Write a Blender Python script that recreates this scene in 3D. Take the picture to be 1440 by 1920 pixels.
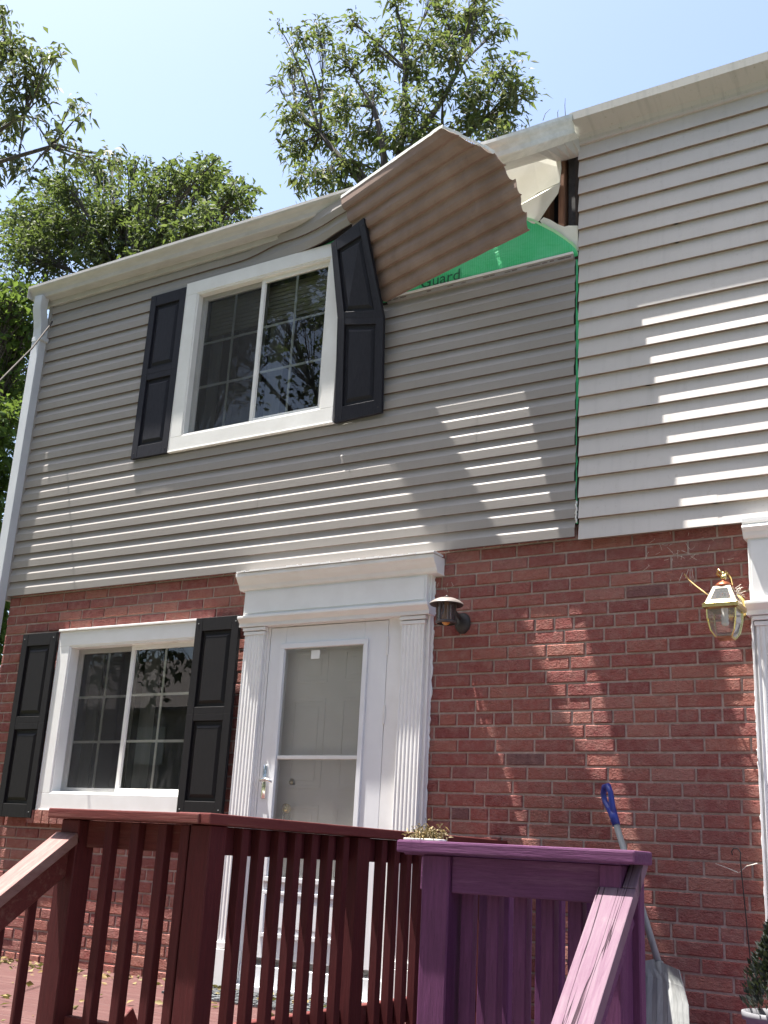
import bpy, bmesh, math, random
import numpy as np
from mathutils import Vector, Matrix, Euler, Quaternion
random.seed(7)
S = bpy.context.scene
for o in list(bpy.data.objects): bpy.data.objects.remove(o)
COL = S.collection
RAD = math.radians

# ------------------------------------------------------------------ camera
# metres; wall face of the houses is y = 0, eye level is z = 0, ground is z = -1.6
YAW, PITCH, ROLL, FPX, DIST = 31.9338, 107.37545, 3.15296, 2058.14, 5.155
cd = bpy.data.cameras.new('camera'); cam = bpy.data.objects.new('camera', cd); COL.objects.link(cam)
RC = Matrix.Rotation(RAD(YAW), 3, 'Z') @ Matrix.Rotation(RAD(PITCH), 3, 'X') @ Matrix.Rotation(RAD(ROLL), 3, 'Z')
cam.matrix_world = Matrix.Translation((0, -DIST, 0)) @ RC.to_4x4()
cd.sensor_fit = 'VERTICAL'; cd.sensor_height = 24.0; cd.lens = 24.0 * FPX / 1920.0
cd.clip_start = 0.05; cd.clip_end = 2000
S.camera = cam
S.render.resolution_x, S.render.resolution_y = 768, 1024

# ------------------------------------------------------------------ light
SUNV = Vector((-0.26, -0.092, 1.0)).normalized()      # towards the sun
EL = math.asin(SUNV.z)
W = bpy.data.worlds.new('World'); S.world = W; W.use_nodes = True
nt = W.node_tree; nt.nodes.clear()
sky = nt.nodes.new('ShaderNodeTexSky'); sky.sky_type = 'NISHITA'; sky.sun_disc = False
sky.sun_elevation = EL; sky.sun_rotation = math.atan2(SUNV.x, SUNV.y)
sky.air_density = 1.0; sky.dust_density = 2.4; sky.ozone_density = 0.35
bg = nt.nodes.new('ShaderNodeBackground'); bg.inputs[1].default_value = 0.085
wo = nt.nodes.new('ShaderNodeOutputWorld')
nt.links.new(sky.outputs[0], bg.inputs[0]); nt.links.new(bg.outputs[0], wo.inputs[0])
sl = bpy.data.lights.new('sun', 'SUN'); sl.energy = 5.0; sl.angle = RAD(0.5); sl.color = (1.0, 0.955, 0.88)
so = bpy.data.objects.new('sun', sl); COL.objects.link(so)
so.rotation_euler = SUNV.to_track_quat('Z', 'Y').to_euler(); so.location = (-4, -6, 14)
S.view_settings.view_transform = 'Standard'; S.view_settings.look = 'None'
S.view_settings.exposure = 1.92; S.view_settings.gamma = 1.0

# ------------------------------------------------------------------ helpers
def wp(px, py, y):
    """world point on the plane Y = y that the photograph shows at pixel (px, py)"""
    d = RC @ Vector(((px - 720) / FPX, -(py - 960) / FPX, -1.0))
    t = (y + DIST) / d.y
    return Vector((0, -DIST, 0)) + d * t
def wx(px, py, x):
    d = RC @ Vector(((px - 720) / FPX, -(py - 960) / FPX, -1.0))
    return Vector((0, -DIST, 0)) + d * (x / d.x)
def tag(o, label=None, cat=None, group=None, kind=None):
    if label: o['label'] = label
    if cat: o['category'] = cat
    if group: o['group'] = group
    if kind: o['kind'] = kind
    return o
def empty(name, loc, label, cat, group=None):
    o = bpy.data.objects.new(name, None); COL.objects.link(o); o.location = loc
    o.empty_display_size = 0.2
    return tag(o, label, cat, group)
def link(name, me, mats, parent=None, smooth=False):
    o = bpy.data.objects.new(name, me); COL.objects.link(o)
    for m in (mats if isinstance(mats, (list, tuple)) else [mats]): me.materials.append(m)
    if smooth:
        for p in me.polygons: p.use_smooth = True
    if parent is not None:
        o.parent = parent
        bpy.context.view_layer.update()
        o.matrix_parent_inverse = parent.matrix_world.inverted()
    return o
class MB:
    def __init__(s): s.v = []; s.f = []; s.m = []
    def quad(s, a, b, c, d, m=0):
        n = len(s.v); s.v += [tuple(a), tuple(b), tuple(c), tuple(d)]; s.f.append((n, n+1, n+2, n+3)); s.m.append(m)
    def poly(s, pts, m=0):
        n = len(s.v); s.v += [tuple(p) for p in pts]; s.f.append(tuple(range(n, n+len(pts)))); s.m.append(m)
    def box(s, x0, x1, y0, y1, z0, z1, m=0, fn=None):
        n = len(s.v)
        P = [(x0,y0,z0),(x1,y0,z0),(x1,y1,z0),(x0,y1,z0),(x0,y0,z1),(x1,y0,z1),(x1,y1,z1),(x0,y1,z1)]
        if fn: P = [tuple(fn(*p)) for p in P]
        s.v += P
        for f in ((0,3,2,1),(4,5,6,7),(0,1,5,4),(1,2,6,5),(2,3,7,6),(3,0,4,7)):
            s.f.append(tuple(n+i for i in f)); s.m.append(m)
        return s
    def bar(s, a, b, w, t, m=0, up=(0,0,1)):
        """rectangular bar from a to b, w across, t in the up direction"""
        a = Vector(a); b = Vector(b); d = (b-a).normalized(); u = Vector(up)
        r = d.cross(u)
        if r.length < 1e-5: r = d.cross(Vector((1,0,0)))
        r.normalize(); u = r.cross(d).normalized()
        n = len(s.v)
        for p in (a, b):
            for sx, sy in ((-1,-1),(1,-1),(1,1),(-1,1)):
                s.v.append(tuple(p + r*(sx*w/2) + u*(sy*t/2)))
        for f in ((0,1,2,3),(7,6,5,4),(0,4,5,1),(1,5,6,2),(2,6,7,3),(3,7,4,0)):
            s.f.append(tuple(n+i for i in f)); s.m.append(m)
        return s
    def tube(s, pts, r, seg=8, m=0, cap=True):
        pts = [Vector(p) for p in pts]; n0 = len(s.v); k = len(pts)
        rr = r if isinstance(r, (list, tuple)) else [r]*k
        ref = None
        for i, p in enumerate(pts):
            d = (pts[min(i+1, k-1)] - pts[max(i-1, 0)]).normalized()
            if ref is None:
                ref = d.cross(Vector((0,0,1)))
                if ref.length < 0.1: ref = d.cross(Vector((1,0,0)))
            ref = (ref - d*ref.dot(d)).normalized(); q = d.cross(ref)
            for j in range(seg):
                a = 2*math.pi*j/seg
                s.v.append(tuple(p + (ref*math.cos(a) + q*math.sin(a))*rr[i]))
        for i in range(k-1):
            for j in range(seg):
                a = n0+i*seg+j; b = n0+i*seg+(j+1)%seg
                s.f.append((a, b, b+seg, a+seg)); s.m.append(m)
        if cap:
            s.f.append(tuple(n0+j for j in reversed(range(seg)))); s.m.append(m)
            s.f.append(tuple(n0+(k-1)*seg+j for j in range(seg))); s.m.append(m)
        return s
    def lathe(s, c, prof, seg=24, m=0, cap=True):
        n0 = len(s.v); k = len(prof)
        for r, z in prof:
            for j in range(seg):
                a = 2*math.pi*j/seg
                s.v.append((c[0]+r*math.cos(a), c[1]+r*math.sin(a), c[2]+z))
        for i in range(k-1):
            for j in range(seg):
                a = n0+i*seg+j; b = n0+i*seg+(j+1)%seg
                s.f.append((a, b, b+seg, a+seg)); s.m.append(m)
        if cap:
            s.f.append(tuple(n0+j for j in reversed(range(seg)))); s.m.append(m)
            s.f.append(tuple(n0+(k-1)*seg+j for j in range(seg))); s.m.append(m)
        return s
    def extrude_x(s, prof, x0, x1, m=0, fn=None, n=1, caps=True):
        """prof: closed list of (y, z) swept along x"""
        k = len(prof); n0 = len(s.v)
        for i in range(n+1):
            x = x0+(x1-x0)*i/n
            for y, z in prof:
                p = (x, y, z)
                s.v.append(tuple(fn(*p)) if fn else p)
        for i in range(n):
            for j in range(k):
                a = n0+i*k+j; b = n0+i*k+(j+1)%k
                s.f.append((a, a+k, b+k, b)); s.m.append(m)
        if caps:
            s.f.append(tuple(n0+j for j in range(k))); s.m.append(m)
            s.f.append(tuple(n0+n*k+j for j in reversed(range(k)))); s.m.append(m)
        return s
    def extrude_z(s, prof, z0, z1, m=0):
        k = len(prof); n0 = len(s.v)
        for z in (z0, z1):
            for x, y in prof: s.v.append((x, y, z))
        for j in range(k):
            a = n0+j; b = n0+(j+1)%k
            s.f.append((a, b, b+k, a+k)); s.m.append(m)
        s.f.append(tuple(n0+j for j in reversed(range(k)))); s.m.append(m)
        s.f.append(tuple(n0+k+j for j in range(k))); s.m.append(m)
        return s
    def mesh(s, name, bevel=0.0, seg=1, fix=True):
        me = bpy.data.meshes.new(name); me.from_pydata(s.v, [], s.f); me.update()
        me.polygons.foreach_set('material_index', s.m)
        if bevel or fix:
            bm = bmesh.new(); bm.from_mesh(me)
            if fix: bmesh.ops.recalc_face_normals(bm, faces=bm.faces)
            if bevel:
                bmesh.ops.bevel(bm, geom=list(bm.edges), offset=bevel, segments=seg, profile=0.6, affect='EDGES', clamp_overlap=True)
            bm.to_mesh(me); bm.free()
        return me
    def build(s, name, mats, parent=None, bevel=0.0, seg=1, smooth=False, fix=True):
        return link(name, s.mesh(name, bevel, seg, fix), mats, parent, smooth)

# ------------------------------------------------------------------ materials
def mat(name, col, rough=0.6, metal=0.0, spec=0.5):
    m = bpy.data.materials.new(name); m.use_nodes = True
    b = m.node_tree.nodes['Principled BSDF']
    b.inputs['Base Color'].default_value = (*col, 1); b.inputs['Roughness'].default_value = rough
    b.inputs['Metallic'].default_value = metal; b.inputs['Specular IOR Level'].default_value = spec
    return m
class N:
    def __init__(s, m): s.m = m; s.t = m.node_tree; s.b = s.t.nodes['Principled BSDF']
    def n(s, typ, **k):
        x = s.t.nodes.new(typ)
        for a, v in k.items(): setattr(x, a, v)
        return x
    def l(s, a, b): s.t.links.new(a, b)
    def coord(s, scale=(1,1,1), kind='Object'):
        tc = s.n('ShaderNodeTexCoord'); mp = s.n('ShaderNodeMapping'); mp.inputs['Scale'].default_value = scale
        s.l(tc.outputs[kind], mp.inputs[0]); return mp.outputs[0]
    def noise(s, vec, scale, detail=4, rough=0.55, dist=0.0):
        x = s.n('ShaderNodeTexNoise'); x.inputs['Scale'].default_value = scale; x.inputs['Detail'].default_value = detail
        x.inputs['Roughness'].default_value = rough; x.inputs['Distortion'].default_value = dist
        s.l(vec, x.inputs['Vector']); return x.outputs['Fac']
    def ramp(s, fac, stops):
        r = s.n('ShaderNodeValToRGB'); e = r.color_ramp.elements
        while len(e) < len(stops): e.new(0.5)
        for i, (p, c) in enumerate(stops):
            e[i].position = p; e[i].color = (*c, 1) if len(c) == 3 else c
        s.l(fac, r.inputs[0]); return r.outputs[0]
    def mix(s, fac, a, b, mode='MIX'):
        x = s.n('ShaderNodeMix', data_type='RGBA', blend_type=mode)
        if isinstance(fac, float): x.inputs[0].default_value = fac
        else: s.l(fac, x.inputs[0])
        for i, v in ((6, a), (7, b)):
            if isinstance(v, tuple): x.inputs[i].default_value = (*v, 1)
            else: s.l(v, x.inputs[i])
        return x.outputs[2]
    def bump(s, h, strength=0.3, dist=0.002, prev=None):
        x = s.n('ShaderNodeBump'); x.inputs['Strength'].default_value = strength; x.inputs['Distance'].default_value = dist
        s.l(h, x.inputs['Height'])
        if prev: s.l(prev, x.inputs['Normal'])
        return x.outputs[0]
    def out(s, col=None, nor=None, rough=None):
        if col is not None: s.l(col, s.b.inputs['Base Color'])
        if nor is not None: s.l(nor, s.b.inputs['Normal'])
        if rough is not None: s.l(rough, s.b.inputs['Roughness'])

def siding_mat(name, col, dirt, dirtcol, stain=False):
    m = mat(name, col, 0.55, spec=0.3); n = N(m)
    v = n.coord((1, 1, 1)); vs = n.coord((4, 30, 60))
    big = n.noise(v, 1.3, 5); fine = n.noise(n.coord((1, 1, 1)), 45, 6, 0.7)
    streak = n.noise(n.coord((9, 1, 0.8)), 3.0, 4)
    c = n.mix(n.ramp(big, [(0.3, (0,0,0)), (0.75, (1,1,1))]), tuple(x*0.93 for x in col), tuple(min(1, x*1.05) for x in col))
    d = n.ramp(fine, [(0.60, (0,0,0)), (0.72, (1,1,1))])
    dm = n.n('ShaderNodeMath', operation='MULTIPLY'); n.l(d, dm.inputs[0]); dm.inputs[1].default_value = dirt
    c = n.mix(dm.outputs[0], c, dirtcol)
    s2 = n.ramp(streak, [(0.52, (0,0,0)), (0.8, (1,1,1))])
    sm = n.n('ShaderNodeMath', operation='MULTIPLY'); n.l(s2, sm.inputs[0]); sm.inputs[1].default_value = dirt*0.8
    c = n.mix(sm.outputs[0], c, tuple(x*0.62 for x in col))
    g = n.noise(vs, 3.0, 5, 0.6)
    n.out(c, n.bump(g, 0.35, 0.0012)); return m
M_TAUPE = siding_mat('taupe vinyl', (0.305, 0.283, 0.266), 0.12, (0.17, 0.15, 0.13))
M_CREAM = siding_mat('cream vinyl', (0.55, 0.515, 0.49), 0.30, (0.24, 0.20, 0.15))
M_ALGAE = siding_mat('stained gutter', (0.46, 0.455, 0.425), 0.75, (0.22, 0.22, 0.13))

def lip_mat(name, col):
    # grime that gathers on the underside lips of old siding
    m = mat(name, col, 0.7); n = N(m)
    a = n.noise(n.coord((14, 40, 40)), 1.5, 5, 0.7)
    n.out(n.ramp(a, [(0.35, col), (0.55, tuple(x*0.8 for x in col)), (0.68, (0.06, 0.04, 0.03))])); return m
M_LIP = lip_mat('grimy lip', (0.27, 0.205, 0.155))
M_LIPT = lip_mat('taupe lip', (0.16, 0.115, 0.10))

def brick_mat():
    m = mat('red brick', (0.3, 0.09, 0.09), 0.9, spec=0.2); n = N(m)
    geo = n.n('ShaderNodeNewGeometry')
    base = n.ramp(geo.outputs['Random Per Island'], [(0.0, (0.24, 0.074, 0.070)), (0.3, (0.285, 0.090, 0.080)), (0.6, (0.32, 0.108, 0.090)), (0.85, (0.35, 0.135, 0.105)), (0.94, (0.37, 0.155, 0.13)), (0.985, (0.25, 0.095, 0.09)), (1.0, (0.14, 0.085, 0.088))])
    a = n.noise(n.coord(), 26, 6, 0.65); b = n.noise(n.coord((1, 1, 3)), 70, 5, 0.7); big = n.noise(n.coord(), 1.7, 4)
    c = n.mix(n.ramp(a, [(0.42, (0,0,0)), (0.75, (0.55,0.55,0.55))]), base, (0.40, 0.24, 0.20))
    c = n.mix(n.ramp(b, [(0.62, (0,0,0)), (0.75, (0.7,0.7,0.7))]), c, (0.10, 0.04, 0.045))
    c = n.mix(n.ramp(big, [(0.45, (0,0,0)), (0.8, (0.35,0.35,0.35))]), c, (0.33, 0.19, 0.15))
    c3 = n.noise(n.coord((1,1,1.6)), 48, 4, 0.6, 1.2); h = n.bump(a, 1.0, 0.010); h = n.bump(c3, 1.0, 0.014, h); h = n.bump(b, 0.8, 0.004, h)
    n.out(c, h); return m
M_BRICK = brick_mat()
def noisy(name, c0, c1, scale, rough=0.8, bump=0.4, bd=0.003, stretch=(1,1,1), spec=0.4, lo=0.35, hi=0.7, metal=0.0):
    m = mat(name, c0, rough, metal, spec); n = N(m)
    f = n.noise(n.coord(stretch), scale, 6, 0.62)
    n.out(n.ramp(f, [(lo, c0), (hi, c1)]), n.bump(f, bump, bd)); return m
M_MORTAR = noisy('mortar', (0.37, 0.275, 0.24), (0.49, 0.385, 0.345), 40, 0.95, 1.0, 0.007)
M_TRIM = noisy('white trim paint', (0.74, 0.735, 0.73), (0.80, 0.80, 0.80), 6, 0.45, 0.12, 0.001)
M_TRIMW = noisy('white window vinyl', (0.70, 0.69, 0.67), (0.78, 0.775, 0.76), 5, 0.4, 0.05, 0.001)
M_DOOR = noisy('storm door enamel', (0.72, 0.73, 0.76), (0.77, 0.78, 0.80), 4, 0.35, 0.05, 0.001)
M_ENTRY = noisy('entry door paint', (0.76, 0.75, 0.72), (0.82, 0.81, 0.79), 4, 0.5, 0.05, 0.001)
M_GUT = noisy('aluminium gutter', (0.42, 0.41, 0.40), (0.50, 0.49, 0.48), 7, 0.45, 0.15, 0.002, (1, 3, 3))
M_GUTW = noisy('weathered white gutter', (0.62, 0.63, 0.60), (0.78, 0.78, 0.75), 9, 0.5, 0.2, 0.002, (1, 3, 3))
M_DOWN = noisy('downspout', (0.50, 0.52, 0.56), (0.56, 0.58, 0.61), 6, 0.4, 0.1, 0.001)
M_SHB = noisy('navy black shutter', (0.016, 0.016, 0.022), (0.024, 0.024, 0.032), 20, 0.6, 0.25, 0.001, (6, 6, 1), spec=0.2)
M_SHK = noisy('black shutter', (0.014, 0.013, 0.014), (0.019, 0.017, 0.018), 20, 0.5, 0.25, 0.001, (6, 6, 1), spec=0.2)
def flap_mat():  # siding face with shade and brown deck bounce put into its colour, plus stains
    m = mat('shaded flap vinyl', (0.27, 0.18, 0.14), 0.65, spec=0.25); n = N(m)
    a = n.noise(n.coord((1.5, 1.5, 1.5)), 2.2, 5, 0.6, 0.5); b = n.noise(n.coord(), 24, 5, 0.7)
    c = n.ramp(a, [(0.3, (0.175, 0.122, 0.097)), (0.5, (0.225, 0.158, 0.127)), (0.75, (0.28, 0.208, 0.17))])
    c = n.mix(n.ramp(b, [(0.62, (0,0,0)), (0.74, (0.5,0.5,0.5))]), c, (0.14, 0.09, 0.07))
    n.out(c, n.bump(a, 0.3, 0.01)); return m
M_FLAP = flap_mat()
M_FOAM = noisy('white sheathing board', (0.74, 0.74, 0.64), (0.82, 0.82, 0.74), 6, 0.8, 0.3, 0.003)
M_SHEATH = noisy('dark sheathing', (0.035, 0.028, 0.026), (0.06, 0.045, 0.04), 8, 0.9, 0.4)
M_STUD = noisy('framing timber', (0.16, 0.075, 0.045), (0.27, 0.14, 0.085), 12, 0.85, 0.4, 0.003, (8, 8, 0.6))
M_SHINGLE = noisy('asphalt shingle', (0.10, 0.09, 0.085), (0.20, 0.18, 0.17), 30, 0.95, 0.6, 0.005)
M_IRON = noisy('black iron', (0.02, 0.018, 0.018), (0.045, 0.04, 0.04), 30, 0.55, 0.2, 0.001)
M_BRONZE = noisy('weathered lamp metal', (0.055, 0.045, 0.045), (0.11, 0.09, 0.085), 40, 0.5, 0.2, 0.001)
M_CAPLIT = noisy('sunlit lamp cap', (0.16, 0.14, 0.13), (0.24, 0.21, 0.20), 30, 0.4, 0.2, 0.001)
M_BRASS = noisy('polished brass', (0.55, 0.40, 0.14), (0.70, 0.56, 0.25), 14, 0.24, 0.1, 0.001, metal=1.0)
M_COPPER = noisy('tarnished copper cap', (0.30, 0.08, 0.04), (0.42, 0.14, 0.07), 20, 0.35, 0.1, 0.001, metal=0.7)
M_CHROME = mat('chrome', (0.75, 0.74, 0.72), 0.14, 1.0)
M_AMBER = mat('amber bulb', (0.55, 0.27, 0.07), 0.25)
M_BULB = mat('white bulb glass', (0.85, 0.85, 0.82), 0.2)
M_BLUE = noisy('blue plastic', (0.02, 0.035, 0.22), (0.03, 0.05, 0.28), 10, 0.35, 0.1, 0.001)
M_GREYM = noisy('grey shovel plastic', (0.22, 0.23, 0.23), (0.30, 0.31, 0.305), 14, 0.5, 0.2, 0.001, (6, 1, 1))
M_POT = noisy('grey planter', (0.13, 0.13, 0.145), (0.19, 0.19, 0.205), 10, 0.6, 0.2)
M_SOIL = noisy('potting soil', (0.03, 0.022, 0.018), (0.07, 0.05, 0.04), 60, 0.95, 1.0, 0.01)
M_MAT = noisy('doormat', (0.035, 0.038, 0.042), (0.16, 0.17, 0.18), 45, 0.95, 1.0, 0.01)
M_CABLE = mat('grey cable', (0.06, 0.052, 0.047), 0.8, spec=.2)
M_PAPER = mat('white sticker', (0.75, 0.75, 0.72), 0.6)
M_TEXT = mat('dark green print', (0.008, 0.10, 0.05), 0.6)
M_WEB = mat('pale web strand', (0.65, 0.60, 0.52), 0.7)
M_VINE = mat('dry golden stem', (0.42, 0.27, 0.09), 0.7)
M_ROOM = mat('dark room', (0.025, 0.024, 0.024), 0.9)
M_BLIND = noisy('room blind', (0.30, 0.28, 0.20), (0.38, 0.36, 0.27), 3, 0.7, 0.1)
M_CURT = noisy('room curtain', (0.20, 0.20, 0.20), (0.30, 0.30, 0.29), 3, 0.8, 0.1, 0.001, (8, 1, 0.3))
M_GRILLE = mat('grille between the panes', (0.78, 0.77, 0.74), 0.5)
def wood_mat(name, c0, c1, wear, wamt, lo=0.5, ax=(1,1,1), rough=0.7):
    m = mat(name, c0, rough, spec=0.3); n = N(m)
    g = n.noise(n.coord(ax), 9, 7, 0.65, 0.3); f = n.noise(n.coord(ax), 38, 5, 0.7)
    w = n.noise(n.coord(tuple(a*0.6 for a in ax)), 5, 6, 0.7)
    c = n.ramp(g, [(0.35, c0), (0.7, c1)])
    wf = n.ramp(w, [(lo, (0,0,0)), (lo+0.18, (wamt, wamt, wamt))])
    c = n.mix(wf, c, wear)
    c = n.mix(n.ramp(f, [(0.28, (0.75,0.75,0.75)), (0.42, (0,0,0))]), c, tuple(x*0.35 for x in c0))
    h = n.bump(g, 0.5, 0.004); h = n.bump(f, 0.5, 0.002, h)
    n.out(c, h); return m
M_REDV = wood_mat('red stain upright', (0.056, 0.0065, 0.0085), (0.082, 0.010, 0.012), (0.11, 0.028, 0.025), 0.3, 0.6, (12, 12, 0.8))
M_REDX = wood_mat('red stain board', (0.092, 0.016, 0.016), (0.13, 0.027, 0.024), (0.19, 0.09, 0.075), 0.6, 0.52, (0.8, 12, 12))
M_REDT = wood_mat('worn red handrail', (0.18, 0.082, 0.074), (0.23, 0.120, 0.108), (0.26, 0.165, 0.148), 0.8, 0.45, (14, 0.8, 3))
M_DECK = wood_mat('worn red decking', (0.062, 0.022, 0.021), (0.09, 0.036, 0.033), (0.13, 0.072, 0.064), 0.7, 0.5, (0.8, 12, 12))
M_PURV = wood_mat('purple paint upright', (0.080, 0.021, 0.068), (0.115, 0.031, 0.098), (0.15, 0.07, 0.13), 0.4, 0.6, (12, 12, 0.8))
M_PURX = wood_mat('purple paint board', (0.080, 0.021, 0.071), (0.115, 0.034, 0.102), (0.18, 0.08, 0.15), 0.6, 0.55, (0.8, 12, 12))
def crackmask(n, vec, scale, width, amount):
    f = n.noise(vec, scale, 3, 0.5, 0.4)
    s = n.n('ShaderNodeMath', operation='SUBTRACT'); n.l(f, s.inputs[0]); s.inputs[1].default_value = 0.5
    a = n.n('ShaderNodeMath', operation='ABSOLUTE'); n.l(s.outputs[0], a.inputs[0])
    r = n.ramp(a.outputs[0], [(0.0, (amount,)*3), (width, (0,0,0))])
    return r
def worn_rail():
    m = mat('worn purple handrail', (0.3, 0.2, 0.3), 0.8, spec=0.15); n = N(m)
    v = n.coord((16, 0.9, 0.9)); g = n.noise(v, 6, 8, 0.7, 0.4); p = n.noise(n.coord(), 7, 5, 0.65, 0.5)
    c = n.ramp(g, [(0.25, (0.125, 0.066, 0.100)), (0.5, (0.165, 0.103, 0.138)), (0.75, (0.20, 0.148, 0.172))])
    c = n.mix(n.ramp(p, [(0.55, (0,0,0)), (0.75, (0.4,0.4,0.4))]), c, (0.22, 0.19, 0.19))
    c = n.mix(n.ramp(p, [(0.25, (0.6,0.6,0.6)), (0.38, (0,0,0))]), c, (0.075, 0.03, 0.057))
    ck = crackmask(n, n.coord((13, 0.55, 0.55)), 2.3, 0.012, 1.0)
    c = n.mix(ck, c, (0.03, 0.015, 0.022))
    inv = n.n('ShaderNodeMath', operation='SUBTRACT'); inv.inputs[0].default_value = 1.0; n.l(ck, inv.inputs[1])
    h = n.bump(g, 0.6, 0.004); h = n.bump(inv.outputs[0], 0.8, 0.006, h)
    n.out(c, h); return m
M_PURT = worn_rail()
def wrap_mat():
    m = mat('green house wrap', (0.035, 0.44, 0.15), 0.45, spec=0.4); n = N(m)
    w = n.n('ShaderNodeTexWave', bands_direction='X'); w.inputs['Scale'].default_value = 22; w.inputs['Distortion'].default_value = 0.6
    n.l(n.coord(), w.inputs['Vector'])
    f = n.noise(n.coord(), 5, 4)
    c = n.mix(n.ramp(f, [(0.4, (0,0,0)), (0.7, (0.6,0.6,0.6))]), (0.05, 0.56, 0.21), (0.16, 0.66, 0.36))
    c = n.mix(n.ramp(w.outputs['Fac'], [(0.6, (0,0,0)), (1.0, (0.35,0.35,0.35))]), c, (0.20, 0.66, 0.36))
    cr = n.noise(n.coord((1.0,1.0,2.2)), 6, 3, 0.5, 1.8); h = n.bump(w.outputs['Fac'], 0.4, 0.002); h = n.bump(cr, 0.5, 0.012, h)
    n.out(c, h); return m
M_WRAP = wrap_mat()
def glass_mat(name, tint=0.9, refl=1.0, haze=0.0, hazecol=(0.3,0.3,0.3), rough=0.0, smear=0.0):
    m = bpy.data.materials.new(name); m.use_nodes = True; t = m.node_tree; t.nodes.clear()
    o = t.nodes.new('ShaderNodeOutputMaterial'); tr = t.nodes.new('ShaderNodeBsdfTransparent'); tr.inputs[0].default_value = (tint,)*3 + (1,)
    gl = t.nodes.new('ShaderNodeBsdfGlossy'); gl.inputs['Roughness'].default_value = rough
    fr = t.nodes.new('ShaderNodeFresnel'); fr.inputs[0].default_value = 1.5
    mu = t.nodes.new('ShaderNodeMath'); mu.operation = 'MULTIPLY'; mu.inputs[1].default_value = refl; mu.use_clamp = True
    mx = t.nodes.new('ShaderNodeMixShader')
    t.links.new(fr.outputs[0], mu.inputs[0]); t.links.new(mu.outputs[0], mx.inputs[0]); t.links.new(tr.outputs[0], mx.inputs[1]); t.links.new(gl.outputs[0], mx.inputs[2])
    last = mx.outputs[0]
    if haze:
        df = t.nodes.new('ShaderNodeBsdfDiffuse'); df.inputs[0].default_value = (*hazecol, 1)
        m2 = t.nodes.new('ShaderNodeMixShader'); m2.inputs[0].default_value = haze
        if smear:
            tc = t.nodes.new('ShaderNodeTexCoord'); mp = t.nodes.new('ShaderNodeMapping'); mp.inputs['Scale'].default_value = (1, 1, .45)
            no = t.nodes.new('ShaderNodeTexNoise'); no.inputs['Scale'].default_value = 16; no.inputs['Detail'].default_value = 8; no.inputs['Distortion'].default_value = 1.2
            rp = t.nodes.new('ShaderNodeValToRGB'); e = rp.color_ramp.elements; e[0].position = .45; e[0].color = (haze*.6,)*3+(1,); e[1].position = .78; e[1].color = (haze+smear,)*3+(1,)
            t.links.new(tc.outputs['Object'], mp.inputs[0]); t.links.new(mp.outputs[0], no.inputs['Vector']); t.links.new(no.outputs['Fac'], rp.inputs[0]); t.links.new(rp.outputs[0], m2.inputs[0])
        t.links.new(last, m2.inputs[1]); t.links.new(df.outputs[0], m2.inputs[2]); last = m2.outputs[0]
    t.links.new(last, o.inputs[0]); return m
M_GLASS = glass_mat('window glass', 0.92, 1.6, 0.012, (0.5,0.5,0.5), smear=0.05)
M_GLASSD = glass_mat('storm door glass', 0.97, 0.9, 0.20, (0.62,0.61,0.58), smear=0.0)  # pale haze mixed in to lighten the shaded door behind
M_SCREEN = glass_mat('insect screen', 0.86, 0.0, 0.27, (0.11,0.11,0.115), 0.4)
M_LGLASS = glass_mat('lantern glass', 0.88, 1.6, 0.12, (0.55,0.58,0.55))
M_SMOKE = glass_mat('smoky lamp glass', 0.7, 1.4, 0.25, (0.22,0.19,0.20))
def leaf_mat(name, stops, trans=0.35):
    m = mat(name, stops[0], 0.62, spec=0.22); n = N(m)
    geo = n.n('ShaderNodeNewGeometry')
    k = len(stops); c = n.ramp(geo.outputs['Random Per Island'], [(i/(k-1), s) for i, s in enumerate(stops)])
    n.out(c)
    t = n.n('ShaderNodeBsdfTranslucent'); mx = n.n('ShaderNodeMixShader'); mx.inputs[0].default_value = trans
    cc = n.mix(0.45, c, (0.23, 0.32, 0.05)); n.l(cc, t.inputs[0])
    o = [x for x in m.node_tree.nodes if x.type == 'OUTPUT_MATERIAL'][0]
    n.l(n.b.outputs[0], mx.inputs[1]); n.l(t.outputs[0], mx.inputs[2]); n.l(mx.outputs[0], o.inputs[0]); return m
M_LEAF1 = leaf_mat('ash leaves', [(0.04,0.06,0.025),(0.065,0.088,0.035),(0.095,0.115,0.048),(0.14,0.135,0.07),(0.10,0.085,0.055)], 0.36)
M_LEAF2 = leaf_mat('green leaves', [(0.032,0.050,0.020),(0.055,0.080,0.030),(0.085,0.110,0.045),(0.125,0.140,0.070)], 0.34)
M_LEAF3 = leaf_mat('walnut leaves', [(0.04,0.052,0.03),(0.065,0.078,0.038),(0.10,0.108,0.052),(0.14,0.13,0.08)], 0.3)
M_CONI = leaf_mat('conifer scales', [(0.012,0.017,0.016),(0.028,0.035,0.032),(0.055,0.065,0.06)], 0.05)
M_DRY = leaf_mat('dry leaves', [(0.17,0.11,0.04),(0.25,0.18,0.08),(0.15,0.12,0.05),(0.28,0.24,0.12)], 0.15)
M_LEAF4 = leaf_mat('far leaves', [(0.025,0.045,0.012),(0.04,0.07,0.018),(0.06,0.095,0.025)], .3)
M_BARK = noisy('bark', (0.045, 0.038, 0.036), (0.10, 0.085, 0.075), 14, 0.95, 0.8, 0.01, (3, 3, 0.6))
M_GRASS = noisy('lawn', (0.045, 0.055, 0.025), (0.08, 0.085, 0.04), 9, 0.95, 0.5, 0.01)
M_CONC = noisy('concrete', (0.30, 0.29, 0.27), (0.42, 0.40, 0.37), 6, 0.9, 0.3, 0.004)
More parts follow.
